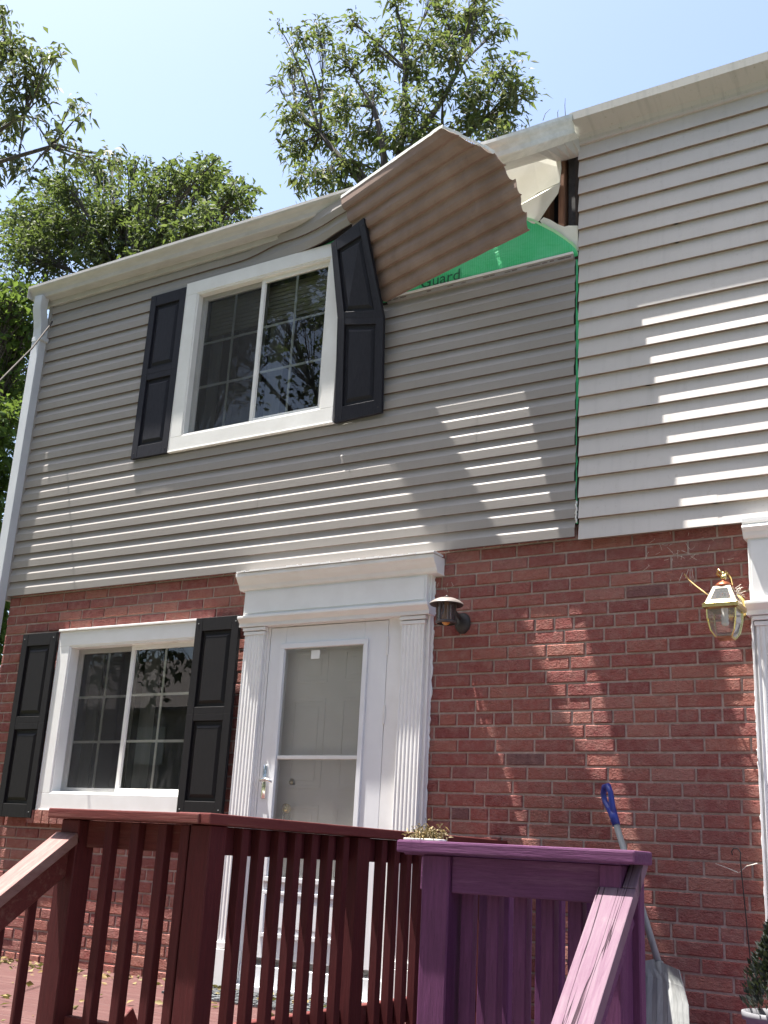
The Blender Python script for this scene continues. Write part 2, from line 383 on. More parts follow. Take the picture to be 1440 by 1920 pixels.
# ------------------------------------------------------------------ ground
g = MB(); g.quad((-900,-900,-1.6),(900,-900,-1.6),(900,900,-1.6),(-900,900,-1.6))
tag(g.build('ground', M_GRASS), kind='structure')
g = MB(); g.box(-9, 6, -5.2, -4.0, -1.7, -1.585); g.box(-4.3,-3.2,-4.0,-3.3,-1.7,-1.59); g.box(-1.0,0.1,-4.0,-3.3,-1.7,-1.59)
tag(g.build('path', M_CONC), kind='structure')

# ------------------------------------------------------------------ houses
HL = empty('row_house', (-4.2, 0, -1.6), 'taupe vinyl sided brick row house with storm torn siding', 'house')
HR = empty('row_house', (1.0, 0, -1.6), 'cream vinyl sided brick row house at the right, siding intact', 'house')
XS = -2.0335; XC = -2.014; XW = -6.335; XE = 4.6
DUTCH = [(-.002,0,1),(-.0162,0,1),(-.0166,.002,0),(-.0177,.049,0),(-.0172,.0505,0),(-.0120,.061,0),(-.0100,.066,0),(-.0078,.073,0),(-.0045,.086,0),(-.002,.1018,0)]
CLAP = [(-.002,0,1),(-.0222,0,1),(-.0227,.0025,0),(-.0132,.06,0),(-.004,.1143,0)]
SL, ZL = .10176, 1.626
SR, ZR = .11397, 1.605
def course(mb, x0, x1, z0, prof, step, scale=1.0, fn=None, nx=1, flip=False):
    for i in range(nx):
        a = x0+(x1-x0)*i/nx; b = x0+(x1-x0)*(i+1)/nx
        for k in range(len(prof)-1):
            y0, q0, m = prof[k]; y1, q1, _ = prof[k+1]
            P = [(a,y0,z0+q0),(b,y0,z0+q0),(b,y1,z0+q1),(a,y1,z0+q1)]
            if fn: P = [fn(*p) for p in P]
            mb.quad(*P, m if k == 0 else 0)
rnd = random.Random(3)
sd = MB()
WX0, WX1, WZ0, WZ1 = -4.86, -3.66, 2.60, 3.70     # hole behind the upper window trim
for i in range(23):
    z = ZL+SL*i; top = z+SL
    xe = XS + rnd.uniform(-.004, .004) - (0.004 if i > 8 else 0)
    if i >= 16: xe = -3.33
    segs = [(XW, xe)]
    if top > WZ0 and z < WZ1: segs = [(XW, WX0), (WX1, xe)]
    if i >= 21: segs = [(XW, -4.70)]
    if i % 2 == 0: jx = rnd.choice([-5.75,-5.2,-4.15,-3.05,-2.7,-2.4]) + rnd.uniform(-.12,.12)
    for a, b in segs:
        if a+.1 < jx < b-.1:
            course(sd, a, jx, z, DUTCH, SL, fn=lambda x,y,z: (x,y-.0011,z)); course(sd, jx-.02, b, z, DUTCH, SL)
        else: course(sd, a, b, z, DUTCH, SL, fn=(lambda x,y,z: (x,y-.0011,z)) if b <= jx else None)
# nailing hem left standing at the top of the torn edge, and the bottom starter lip
z = ZL+SL*16
sd.box(-3.262, XS-.008, -.0215, .0, z, z+.026, 0)
sd.box(-3.262, XS-.010, -.0265, -.0, z+.0265, z+.040, 2)
n = 26
for i in range(n):
    a = -3.262+i*(1.22/n); 
    if rnd.random() < .75: sd.box(a, a+1.22/n*rnd.uniform(.5,.95), -.0235, -.0218, z+.010, z+.0135+rnd.uniform(0,.003), 1)
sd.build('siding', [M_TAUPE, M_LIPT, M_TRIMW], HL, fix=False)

# siding pulled up and out above the window, running into the hanging flap
bot = [Vector((-4.70,0,3.763)), Vector((-4.42,0,3.764)), wp(520,489,-.01), wp(565,474,-.025), wp(605,455,-.05), wp(640,432,-.09), wp(700,398,-.12)]
top = [Vector((-4.70,0,3.9665)), Vector((-4.42,-.003,3.969)), wp(520,432,-.015), wp(565,415,-.06), wp(605,394,-.13), wp(640,373,-.17), wp(662,362,-.18)]
def curve(pts, t):
    t = max(0, min(.99999, t))*(len(pts)-1); i = int(t); f = t-i
    p0 = pts[max(i-1,0)]; p1 = pts[i]; p2 = pts[min(i+1,len(pts)-1)]; p3 = pts[min(i+2,len(pts)-1)]
    return 0.5*((2*p1)+(p2-p0)*f+(2*p0-5*p1+4*p2-p3)*f*f+(3*p1-p0-3*p2+p3)*f*f*f)
def curtain(mb, botc, topc, rows, prof, step, nu, u0=0.0, u1=1.0, jag=None, amp=1.0, mats=(0,1)):
    for r in range(rows):
        ue = u1 + (jag[r] if jag else 0)
        for i in range(nu):
            a = u0+(ue-u0)*i/nu; b = u0+(ue-u0)*(i+1)/nu
            def pt(u, q, off):
                B = curve(botc, u); T = curve(topc, u); v = (r+q/step)/rows
                p = B+(T-B)*v
                du = (curve(botc, min(1,u+.02))-curve(botc, max(0,u-.02))); nn = du.cross(T-B).normalized()
                return p + nn*(-off*amp)
            for k in range(len(prof)-1):
                y0,q0,m = prof[k]; y1,q1,_ = prof[k+1]
                mb.quad(pt(a,q0,y0), pt(b,q0,y0), pt(b,q1,y1), pt(a,q1,y1), mats[1] if k == 0 else mats[0])
ls = MB(); curtain(ls, bot, top, 2, DUTCH, SL, 24, amp=1.0)
o = ls.build('loose_siding', [M_TAUPE, M_LIPT], HL, fix=False)
md = o.modifiers.new('t', 'SOLIDIFY'); md.thickness = .0015; md.offset = 0

HBp = wp(724,566,-.03); HTp = wp(640,371,-.19)
tipb = [HBp, wp(810,523,-.16), wp(900,478,-.34), wp(992,431,-.55)]
tipt = [HTp, wp(702,327,-.36), wp(768,280,-.58), wp(834,238,-.80)]
nrow = 8
fl = MB()
jag = [0, -.012, .006, -.02, .0, -.015, -.03, -.02]
def flap_pt(u, v, off):
    B = curve(tipb, u) if u <= 1 else tipb[-1]; T = curve(tipt, u) if u <= 1 else tipt[-1]
    p = B+(T-B)*v
    bow = math.sin(math.pi*v)*u*u
    right = (tipb[-1]-HBp).normalized()
    p = p + right*(.13*bow) + Vector((0,.05*bow,.05*bow))
    nn = (tipb[-1]-HBp).cross(HTp-HBp).normalized()
    dent = .012*math.sin(u*5.1+v*2.3)*math.sin(v*6.2+u*1.7)*u + .010*math.exp(-((u-.35)**2+(v-.7)**2)/.006) + .008*math.exp(-((u-.72-.2*v)**2)/.0015)
    return p + nn*(-off+dent)
FP = [(-.001,0),(-.0085,.07),(-.0095,.25),(-.0088,.45),(-.006,.62),(-.003,.80),(-.001,1.0)]
nu = 22
for r in range(nrow):
    ue = 1.0+jag[r]
    for i in range(nu):
        a = ue*i/nu; b = ue*(i+1)/nu
        for k in range(len(FP)-1):
            o0, q0 = FP[k]; o1, q1 = FP[k+1]
            fl.quad(flap_pt(a,(r+q0)/nrow,o0*2.3), flap_pt(b,(r+q0)/nrow,o0*2.3), flap_pt(b,(r+q1)/nrow,o1*2.3), flap_pt(a,(r+q1)/nrow,o1*2.3), 0)
o = fl.build('siding_flap', [M_FLAP], HL, fix=False)
md = o.modifiers.new('t', 'SOLIDIFY'); md.thickness = .003; md.offset = 0
o['label'] = 'torn sheet of siding peeled outwards by wind'
# pale broken rim of the flap: nail hem along the top and torn end
rim = MB()
for i in range(20):
    a = i/20; b = (i+1)/20
    p0 = flap_pt(a,1,0); p1 = flap_pt(b,1,0); up = (HTp-HBp).normalized()
    h = .016+.006*rnd.random()
    rim.bar(p0+up*.006, p1+up*.006, .004, h)
for r in range(5, 8):
    for q in range(3):
        p0 = flap_pt(1+jag[r], (r+q/3)/nrow, 0); p1 = flap_pt(1+jag[r], (r+(q+1)/3)/nrow, 0)
        off = Vector((rnd.uniform(0,.012),0,rnd.uniform(0,.010)))
        rim.bar(p0+off, p1+off, .004, .012+.008*rnd.random())
rim.build('torn_hem', M_GUTW, HL)
# pale scuff near the hinge of the flap
# brick walls --------------------------------------------------------
BH = .0682; BZ = -.251
def brick_rects(mb, own0, own1, z0, z1, holes, seed=5):
    rr = random.Random(seed); x0 = XW; x1 = 1.4
    yf = .020
    k0 = int(math.floor((z0-BZ)/BH))-1; k1 = int(math.ceil((z1-BZ)/BH))+1
    for k in range(k0, k1+1):
        zc = BZ+BH*k; a = zc-BH/2+.0055; b = zc+BH/2-.0055
        a = max(a, z0); b = min(b, z1)
        if b-a < .012: continue
        head = (k % 7 == 0)
        L = .107 if head else .2135
        x = x0 - rr.random()*.0 - (L/2 if k % 2 else 0) + (.031 if head else .0) - .02*((k*7) % 3)
        while x < x1:
            w = L + rr.uniform(-.004, .004)
            bx0 = x+.0055; bx1 = x+w-.0055; x += w
            keep = own0-1e-6 <= max(bx0, x0) < own1; pieces = [(bx0, bx1)] if keep else []
            dy_ = rr.uniform(-.0025, .003); tl_ = rr.uniform(-.0012,.0012); tr_ = rr.uniform(-.0012,.0012)
            for hx0, hx1, hz0, hz1 in holes:
                if b > hz0 and a < hz1:
                    new = []
                    for p, q in pieces:
                        if q <= hx0 or p >= hx1: new.append((p, q)); continue
                        if p < hx0: new.append((p, hx0))
                        if q > hx1: new.append((hx1, q))
                    pieces = new
            for p, q in pieces:
                p = max(p, x0); q = min(q, x1)
                if q-p < .015: continue
                dy = dy_; e = .004
                y = yf+dy; tl = tl_; tr = tr_
                n0 = len(mb.v)
                mb.v += [(p,y+.03,a),(q,y+.03,a),(q,y+.03,b),(p,y+.03,b),
                         (p,y+e,a),(q,y+e,a),(q,y+e,b),(p,y+e,b),
                         (p+e,y+tl,a+e),(q-e,y+tr,a+e),(q-e,y+tr,b-e),(p+e,y+tl,b-e)]
                for s0 in (0, 4):
                    for j in range(4):
                        u = n0+s0+j; v = n0+s0+(j+1)%4
                        mb.f.append((u, v, v+4, u+4)); mb.m.append(0)
                mb.f.append((n0+8,n0+9,n0+10,n0+11)); mb.m.append(0)
def wall_with_holes(mb, x0, x1, z0, z1, y0, y1, holes, m):
    xs = sorted(set([x0, x1]+[h[0] for h in holes]+[h[1] for h in holes])); xs = [x for x in xs if x0 <= x <= x1]
    for a, b in zip(xs[:-1], xs[1:]):
        cx = (a+b)/2; cuts = sorted((h[2], h[3]) for h in holes if h[0] < cx < h[1])
        z = z0
        for c0, c1 in cuts:
            if c0 > z: mb.box(a, b, y0, y1, z, c0, m)
            z = max(z, c1)
        if z < z1: mb.box(a, b, y0, y1, z, z1, m)
RDH = (-1.165, .12, -.76, 1.62)
LWH = (-5.71, -4.44, .18, 1.33); DH = (-4.135, -2.885, -.76, 1.60)
bw = MB(); hl = [LWH, DH, (-5.80,-5.70,.08,.18)]
brick_rects(bw, XW, XC, -1.0, 1.70, [LWH, DH, RDH])
wall_with_holes(bw, XW, XC, -1.6, 1.70, .0285, .20, [LWH, DH], 1)
# rowlock sill under the lower window
x = -5.80
while x < -4.36:
    bw.box(x, x+.062, -.022, .04, .085, .165, 0); x += .0715
bw.build('brick_wall', [M_BRICK, M_MORTAR], HL, fix=False)
bw = MB(); brick_rects(bw, XC, 1.4, -1.0, 1.70, [LWH, DH, RDH])
wall_with_holes(bw, XC, XE, -1.6, 1.68, .0285, .20, [RDH], 1)
bw.build('brick_wall', [M_BRICK, M_MORTAR], HR, fix=False)
# upper walls behind the siding
sh = MB()
hole = (-2.285, -2.040, 3.47, 3.96)
wall_with_holes(sh, XW, -2.018, 1.70, 4.02, .0045, .10, [(WX0, WX1, WZ0, WZ1), hole], 0)
sh.build('wall_sheathing', M_SHEATH, HL)
sh = MB(); sh.box(XC+.001, XE, .0045, .10, 1.68, 4.02); sh.box(XC-.003,XC+.001,-.004,.10,1.72,4.02); sh.build('wall_sheathing', M_SHEATH, HR)
# end wall and party backs so the houses are solid
e = MB(); e.box(XW, XW+.05, .20, 7.0, -1.6, 3.98); e.box(XW, -2.02, 7.0, 7.1, -1.6, 3.98); e.build('end_wall', M_TAUPE, HL)
e = MB(); e.box(XE-.05, XE, .20, 7.0, -1.6, 3.98); e.box(-2.0, XE, 7.0, 7.1, -1.6, 3.98); e.build('end_wall', M_CREAM, HR)

# torn top right: cavity, studs, foam board, green wrap
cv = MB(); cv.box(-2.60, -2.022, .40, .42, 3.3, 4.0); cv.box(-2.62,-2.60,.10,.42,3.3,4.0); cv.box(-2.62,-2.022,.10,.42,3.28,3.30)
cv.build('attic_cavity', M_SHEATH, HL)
st = MB(); st.box(-2.150,-2.112,.015,.10,3.40,3.98); st.box(-2.262,-2.225,.06,.14,3.40,3.98)
st.build('stud', M_STUD, HL, bevel=.003)
st = MB(); st.box(-2.094,-2.048,.03,.10,3.40,3.98); st.box(-2.30,-2.03,.05,.14,3.42,3.462)
st.build('stud', M_IRON, HL, bevel=.003)
def sheet(name, pts, th, m, lift=None, sub=0):
    mb = MB(); P = [Vector(p) for p in pts]; n = len(P); back = [p+Vector((0,th,0)) for p in P]
    mb.poly(P); mb.poly(list(reversed(back)))
    for i in range(n):
        j = (i+1) % n; mb.quad(P[j], P[i], back[i], back[j])
    return mb.build(name, m, HL)
sheet('foam_board', [wp(915,345,-.004), wp(950,318,-.006), wp(1000,300,-.008), wp(1050,288,-.012), wp(1052,315,-.016), wp(1049,342,-.012), wp(1047,348,-.006), wp(1010,360,-.004), wp(985,380,-.003), wp(960,400,-.003), wp(935,400,-.004)], .007, M_FOAM)
sheet('foam_board', [wp(984,379,-.010), wp(1012,362,-.016), wp(1050,344,-.040), wp(1046,362,-.034), wp(1030,384,-.024), wp(1010,414,-.012), wp(990,428,-.006), wp(965,440,-.006), wp(950,398,-.006)], .005, M_FOAM)
sheet('foam_board', [wp(1012,414,-.004), wp(1019,407,-.005), wp(1032,412,-.005), wp(1045,420,-.006), wp(1058,425,-.006), wp(1066,423,-.006), wp(1083,423,-.005), wp(1085,470,-.004), wp(1060,462,-.004), wp(1030,442,-.004)], .006, M_FOAM)
# wrap: gently billowing sheet with a torn pale upper edge
topw = [(-3.30,3.60),(-2.75,3.62),(-2.50,3.61),(-2.385,3.600),(-2.337,3.586),(-2.29,3.560),(-2.235,3.515),(-2.17,3.462),(-2.11,3.405),(-2.06,3.352),(-2.030,3.31),(-2.020,3.27)]
wr = MB(); nz = 8
def wy(x, v): return -.0062 - .010*abs(math.sin(x*9+v*2))*(v*(1-v)*4)*.6 - .0035*v
def wrow(i, v):
    x, zt = topw[i]; z0 = 3.270; return (x, wy(x, v), z0+(zt-z0)*v)
for i in range(len(topw)-1):
    for j in range(nz):
        wr.quad(wrow(i,j/nz), wrow(i+1,j/nz), wrow(i+1,(j+1)/nz), wrow(i,(j+1)/nz))
for i in range(3, len(topw)-1):
    a = Vector(wrow(i,1)); b = Vector(wrow(i+1,1)); u = Vector((.25,-.5,.8)).normalized()
    wr.quad(a, b, b+u*(.012+.01*rnd.random()), a+u*(.012+.01*rnd.random()), 1)
# strip of wrap seen through the open corner joint
wr.build('house_wrap', [M_WRAP, mat('pale wrap edge', (0.45,0.85,0.55), .6)], HL, fix=False)
sheet('house_wrap', [wp(590,466,-.012), wp(608,459,-.012), wp(628,450,-.012), wp(628,470,-.012), wp(600,478,-.012)], .002, M_WRAP)
we = MB(); z = 1.70; prev = None
while z < 3.27:
    w_ = .012+rnd.uniform(-.008,.005) if (z > 2.3 or rnd.random() < .4) else .001
    cur = [(XS-.002,.001,z),(XS+w_,.001,z)]
    if prev: we.quad(prev[0], prev[1], cur[1], cur[0])
    prev = cur; z += rnd.uniform(.02,.09)
me_ = we.mesh('wrap_edge'); bm = bmesh.new(); bm.from_mesh(me_); bmesh.ops.remove_doubles(bm, verts=bm.verts, dist=1e-5); bm.to_mesh(me_); bm.free()
link('wrap_edge', me_, M_WRAP, HL)
# print on the wrap
fc = bpy.data.curves.new('t', 'FONT'); fc.body = 'Guard'; fc.size = .105; fc.extrude = .0004; fc.space_character = 1.0
fo = bpy.data.objects.new('t', fc); COL.objects.link(fo)
me = bpy.data.meshes.new_from_object(fo.evaluated_get(bpy.context.evaluated_depsgraph_get())); bpy.data.objects.remove(fo)
me.transform(Matrix.Translation((-3.03, -.0195, 3.298)) @ Matrix.Rotation(RAD(90), 4, 'X') @ Matrix.Diagonal((1.02,1,1,1)))
me.name = 'printed_word'
link('printed_word', me, M_TEXT, HL)
# jagged pale caulk blob at the foot of the corner joint
cb = MB()
zz = 1.70
for i in range(7):
    cb.tube([(XS+.006+rnd.uniform(-.004,.004),-.016,zz),(XS+.008+rnd.uniform(-.004,.004),-.018,zz+.02)], [.006,.004], 6); zz += .016
cb.build('corner_caulk', M_GUTW, HL, smooth=True)

# right house siding
sd = MB()
for i in range(21):
    z = ZR+SR*i
    xl = XC + rnd.uniform(0,.002)
    if i % 2 == 0: jx = [-1.30,-.2,.7,-1.62,.1,-.9,.5,-1.45,0,.9,-.6][(i//2) % 11]
    course(sd, xl, jx, z, CLAP, SR, fn=lambda x,y,z: (x,y-.0012,z)); course(sd, jx-.02, XE, z, CLAP, SR)
    sd.poly([(xl,-.002,z),(xl,-.0205,z),(xl,-.004,z+.114)], 0)
sd.box(XC, XE, -.010, -.001, ZR+SR*21, ZR+SR*21+.012, 0)
sd.build('siding', [M_CREAM, M_LIP], HR, fix=False)

# eaves -----------------------------------------------------------------
ZG = 4.072
def gprof(yo, zt, yb=-.036, d=.098, depth=None):
    """K-style gutter section, open at the top: list of (y, z) round the outside and back inside"""
    w = yb-yo; t = .004
    out = [(yb,zt+.005),(yb,zt-d),(yb-w*.55,zt-d),(yb-w*.60,zt-d+.004),(yb-w*.66,zt-d+.030),(yb-w*.78,zt-d+.050),(yb-w*.92,zt-d+.062),(yb-w,zt-d+.075),(yb-w,zt-.003),(yb-w+.004,zt),(yb-w+.014,zt),(yb-w+.014,zt-.008)]
    inn = [(yb-w+.006,zt-.010),(yb-w+.006,zt-d+.077),(yb-w*.78+.004,zt-d+.055),(yb-w*.64,zt-d+.034),(yb-w*.56,zt-d+.006),(yb-.005,zt-d+.006),(yb-.005,zt+.005)]
    return out+inn
def sweep(mb, stations, m=0):
    """stations: list of (x, profile)"""
    k = len(stations[0][1]); n0 = len(mb.v)
    for x, pr in stations:
        for y, z in pr: mb.v.append((x, y, z))
    for i in range(len(stations)-1):
        for j in range(k):
            a = n0+i*k+j; b = n0+i*k+(j+1)%k
            mb.f.append((a, a+k, b+k, b)); mb.m.append(m)
    mb.f.append(tuple(n0+j for j in range(k))); mb.m.append(m)
    mb.f.append(tuple(n0+(len(stations)-1)*k+j for j in reversed(range(k)))); mb.m.append(m)
gx = [(-6.47,0),(-5.1,0),(-4.2,0),(-3.53,0),(-2.68,0)]
gt = MB(); st = [(x, gprof(-.16, ZG)) for x, _ in gx]
sweep(gt, st); gt.box(-6.474,-6.47,-.16,-.036,ZG-.098,ZG)
gt.build('gutter', M_GUT, HL)
# right run of the gutter, bowed outwards off its fascia
gt = MB(); stn = []; K = [wp(1072,212,-.145), wp(1035,223,-.24), wp(990,238,-.34), wp(940,254,-.40), wp(895,268,-.42), wp(855,282,-.42), wp(830,291,-.41)]
for i in range(16):
    p = curve(K, i/15); stn.append((p.x, gprof(p.y, p.z, p.y+.115, .100)))
stn.reverse(); sweep(gt, stn)
o = gt.build('gutter', M_GUTW, HL); o['label'] = 'weathered white run of gutter bowed out off the fascia'
sf = MB()
for (xa, pa), (xb, pb) in zip(stn[:-1], stn[1:]):
    qa = (xa, pa[0][0]-.01, pa[1][1]+.004); qb = (xb, pb[0][0]-.01, pb[1][1]+.004)
    sf.quad(qa, qb, (xb, -.062 if xb < -2.16 else 0, 3.925), (xa, -.062 if xa < -2.16 else 0, 3.925))
    sf.quad((xa,pa[0][0]+.004,pa[0][1]),(xb,pb[0][0]+.004,pb[0][1]),(xb,-.064 if xb < -2.16 else .05,4.115),(xa,-.064 if xa < -2.16 else .05,4.115))
sf.build('soffit_board', M_GUT, HL, fix=False)
# leftover of brown paper-thin drip edge on top
fs = MB(); fs.box(XW-.10, -2.72, -.034, .004, 3.935, 4.09)
fs.build('fascia', M_GUT, HL, bevel=.002)
RP = 0.33
def roof(mb, x0, x1, yo, z):
    for (a, b) in ((0, 3.55), (3.55, 7.1)):
        pass
    y0, y1, y2 = yo, 3.55, 7.3
    z1 = z+(y1-y0)*RP; z2 = z1-(y2-y1)*RP
    mb.extrude_x([(y0,z),(y1,z1),(y2,z2),(y2,z2+.03),(y1,z1+.035),(y0,z+.012)], x0, x1)
rf = MB(); roof(rf, XW-.14, -2.9, -.055, 4.093); roof(rf, -2.9, -2.02, .05, 4.13); rf.build('roof', M_SHINGLE, HL)
rf = MB(); roof(rf, -2.015, XE, -.075, 4.146); rf.build('roof', M_SHINGLE, HR)
# right eave: sloped frieze + box gutter, algae stained
ge = MB()
zt = 4.133
ge.extrude_x([(-.006,4.02),(-.006,zt-.02),(-.132,zt),(-.138,zt-.004),(-.136,zt-.055),(-.100,zt-.072),(-.045,zt-.098),(-.030,zt-.118),(-.024,4.000),(-.018,3.998)], XC-.006, XE)
ge.build('gutter', M_ALGAE, HR)
fz = MB(); fz.box(XC, XE, -.0235, -.0045, 3.985, 4.0); fz.build('frieze_strip', M_CREAM, HR)

# downspout on the far left corner
dn = MB()
def dsp(pts, w=.078, t=.060):
    k = len(pts); n0 = len(dn.v)
    for i, p in enumerate(pts):
        p = Vector(p)
        d = (Vector(pts[min(i+1,k-1)])-Vector(pts[max(i-1,0)])).normalized()
        s = Vector((0,1,0)); s = (s-d*s.dot(d)).normalized(); r = s.cross(d).normalized()
        for a, b in ((-1,-1),(1,-1),(1,1),(-1,1)): dn.v.append(tuple(p+r*(a*w/2)+s*(b*t/2)))
    for i in range(k-1):
        for j in range(4):
            a = n0+i*4+j; b = n0+i*4+(j+1)%4; dn.f.append((a,b,b+4,a+4)); dn.m.append(0)
    dn.f.append((n0,n0+1,n0+2,n0+3)); dn.m.append(0); dn.f.append((n0+k*4-4,n0+k*4-3,n0+k*4-2,n0+k*4-1)); dn.m.append(0)
XD = -6.385
dsp([(XD+.015,-.10,3.985),(XD+.01,-.10,3.93),(XD,-.092,3.88),(XD,-.07,3.80),(XD,-.055,3.73),(XD,-.050,3.66),(XD,-.050,1.0),(XD,-.050,-1.5)], .085, .070)
dn.box(XD-.046, XD+.062, -.088, -.014, 3.62, 3.655)
dn.build('downspout', M_DOWN, HL, bevel=.003)
cp = MB(); cp.box(XW-.030, XW+.004, -.020, .05, 1.60, 3.95); cp.build('corner_post', M_TAUPE, HL)

# ------------------------------------------------------------------ windows
def window(parent, X0, X1, z0, z1, tw, yt, yg, xm, trim_m, blind):
    w = MB(); d = yg+.03
    for a,b,c,e in ((X0,X1,z1-tw,z1),(X0,X1,z0,z0+tw),(X0,X0+tw,z0+tw,z1-tw),(X1-tw,X1,z0+tw,z1-tw)):
        w.box(a,b,yt,yt+.022,c,e)
    ix0, ix1, iz0, iz1 = X0+tw, X1-tw, z0+tw, z1-tw
    # jamb liner
    j = .012
    w.box(ix0-j,ix0+j,yt+.006,d,iz0-j,iz1+j); w.box(ix1-j,ix1+j,yt+.006,d,iz0-j,iz1+j)
    w.box(ix0+j,ix1-j,yt+.006,d,iz1-j,iz1+j); w.box(ix0+j,ix1-j,yt+.006,d,iz0-j,iz0+j)
    w.box(X0-.006,X0,yt-.002,yt+.024,z0,z1); w.box(X0-.006,X1+.006,yt-.004,yt+.024,z0-.010,z0)
    wo_ = w.build('window', trim_m, parent, bevel=.002)
    ix0 += j; ix1 -= j; iz0 += j; iz1 -= j
    sw = .030
    def sash(a, b, y, nm):
        s = MB()
        s.box(a,a+sw,y-.012,y+.012,iz0,iz1); s.box(b-sw,b,y-.012,y+.012,iz0,iz1)
        s.box(a+sw,b-sw,y-.012,y+.012,iz1-sw,iz1); s.box(a+sw,b-sw,y-.012,y+.012,iz0,iz0+sw)
        s.box(a+sw,a+sw+.006,y-.005,y+.006,iz0+sw,iz1-sw); s.box(b-sw-.006,b-sw,y-.005,y+.006,iz0+sw,iz1-sw)
        s.build('sash', M_TRIMW, wo_, bevel=.0015)
        p = MB(); p.quad((a+sw,y,iz0+sw),(b-sw,y,iz0+sw),(b-sw,y,iz1-sw),(a+sw,y,iz1-sw))
        p.build('pane', M_GLASS, wo_, fix=False)
        gr = MB(); ga, gb, gc, gd = a+sw, b-sw, iz0+sw, iz1-sw
        xm_ = (ga+gb)/2; gr.box(xm_-.008,xm_+.008,y+.004,y+.009,gc,gd)
        for t in (1/3, 2/3):
            zz = gc+(gd-gc)*t; gr.box(ga,xm_-.008,y+.004,y+.009,zz-.008,zz+.008); gr.box(xm_+.008,gb,y+.004,y+.009,zz-.008,zz+.008)
        gr.build('grille', M_GRILLE, wo_)
    sash(ix0, xm+.016, yg+.012, 'l'); sash(xm-.016, ix1, yg-.014, 'r')
    sc = MB(); sc.quad((ix0,yg-.006,iz0),(xm-.018,yg-.006,iz0),(xm-.018,yg-.006,iz1),(ix0,yg-.006,iz1))
    sc.build('insect_screen', M_SCREEN, wo_, fix=False)
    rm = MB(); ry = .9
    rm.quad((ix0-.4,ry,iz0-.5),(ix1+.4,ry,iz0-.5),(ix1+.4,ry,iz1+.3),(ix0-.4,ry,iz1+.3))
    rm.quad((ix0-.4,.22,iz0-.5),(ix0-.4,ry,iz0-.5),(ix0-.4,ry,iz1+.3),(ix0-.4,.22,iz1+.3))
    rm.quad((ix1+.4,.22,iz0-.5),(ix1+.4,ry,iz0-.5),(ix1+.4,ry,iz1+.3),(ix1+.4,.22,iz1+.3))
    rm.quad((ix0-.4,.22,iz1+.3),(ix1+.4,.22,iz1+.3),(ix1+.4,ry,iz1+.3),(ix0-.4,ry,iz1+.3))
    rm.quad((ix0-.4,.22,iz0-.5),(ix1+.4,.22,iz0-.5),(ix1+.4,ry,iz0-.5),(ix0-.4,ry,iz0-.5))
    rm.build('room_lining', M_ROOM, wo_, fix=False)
    if blind:
        b_ = MB(); nb = 9
        for i in range(nb):
            z = iz1-.012-i*.030; b_.box(ix0+.02,ix1-.02,d+.04,d+.062,z-.024,z)
        b_.build('blind', M_BLIND, wo_)
    cu = MB()
    for s0, s1 in ((xm-.03,xm+.10),(ix0,ix0+.10)):
        k = 8
        for i in range(k):
            xa = s0+(s1-s0)*i/k; xb = s0+(s1-s0)*(i+1)/k
            cu.quad((xa,d+.10+.02*(i%2),iz0-.1),(xb,d+.10+.02*((i+1)%2),iz0-.1),(xb,d+.10+.02*((i+1)%2),iz1),(xa,d+.10+.02*(i%2),iz1))
    cu.build('curtain', M_CURT, wo_, fix=False)
    return wo_
w1 = window(HL, -4.922, -3.598, 2.515, 3.782, .098, -.040, .018, -4.262, M_TRIMW, True); w1['label'] = 'upper window between the navy black shutters'
w2 = window(HL, -5.735, -4.430, .175, 1.335, .100, -.010, .075, -5.105, M_TRIM, False); w2['label'] = 'lower window beside the front door'
# drip cap over the lower window
dc = MB(); dc.box(-5.745, -4.42, -.024, .02, 1.336, 1.350); dc.build('drip_cap', M_TRIM, w2, bevel=.002)

# ------------------------------------------------------------------ shutters
def shutter(fn, m, parent, label):
    s = MB(); fr = .16; t = .026
    def bx(a,b,c,e,d0,d1): s.box(a,b,d0,d1,c,e,0,lambda x,y,z: fn(x,z,y))
    for lo, hi in ((0,.5),(.5,1)):
        bx(0,fr,lo,hi,0,t); bx(1-fr,1,lo,hi,0,t)
        zl = .07 if lo == 0 else .535; zh = .465 if lo == 0 else .93
        bx(fr,1-fr,lo,zl,0,t*.96); bx(fr,1-fr,zh,hi,0,t*.96)
        bx(fr,1-fr,zl,zh,0,t*.30)
        # raised field with bevelled edges
        a,b,c,e = fr+.05,1-fr-.05,zl+.018,zh-.018; i = .055; k = .016
        P = [(a,c,t*.30),(b,c,t*.30),(b,e,t*.30),(a,e,t*.30),(a+i,c+k,t*.78),(b-i,c+k,t*.78),(b-i,e-k,t*.78),(a+i,e-k,t*.78)]
        P = [fn(*p) for p in P]
        for q in ((0,1,5,4),(1,2,6,5),(2,3,7,6),(3,0,4,7),(4,5,6,7)): s.quad(*[P[j] for j in q])
    o = s.build('shutter', m, parent, bevel=.0015); o['label'] = label
    for u in (.07,.93):
        for v in (.03,.97):
            p = Vector(fn(u,v,t)); q = Vector(fn(u,v,t+.003)); MB().tube([p,q],.004,6).build('screw', M_IRON if m is M_SHB else M_GREYM, o)
    return o
def flat(x0, x1, z0, z1, y): return lambda u,v,d: (x0+(x1-x0)*u, y-d, z0+(z1-z0)*v)
shutter(flat(-5.262,-4.932,2.508,3.758,-.016), M_SHB, HL, 'straight navy shutter left of the upper window')
MLp, MRp, BLp, BRp = wp(637,598,-.075), wp(723,597,-.085), wp(631,795,-.02), wp(719,775,-.02)
TLp, TRp = wp(626,458,-.11), wp(687,411,-.20)
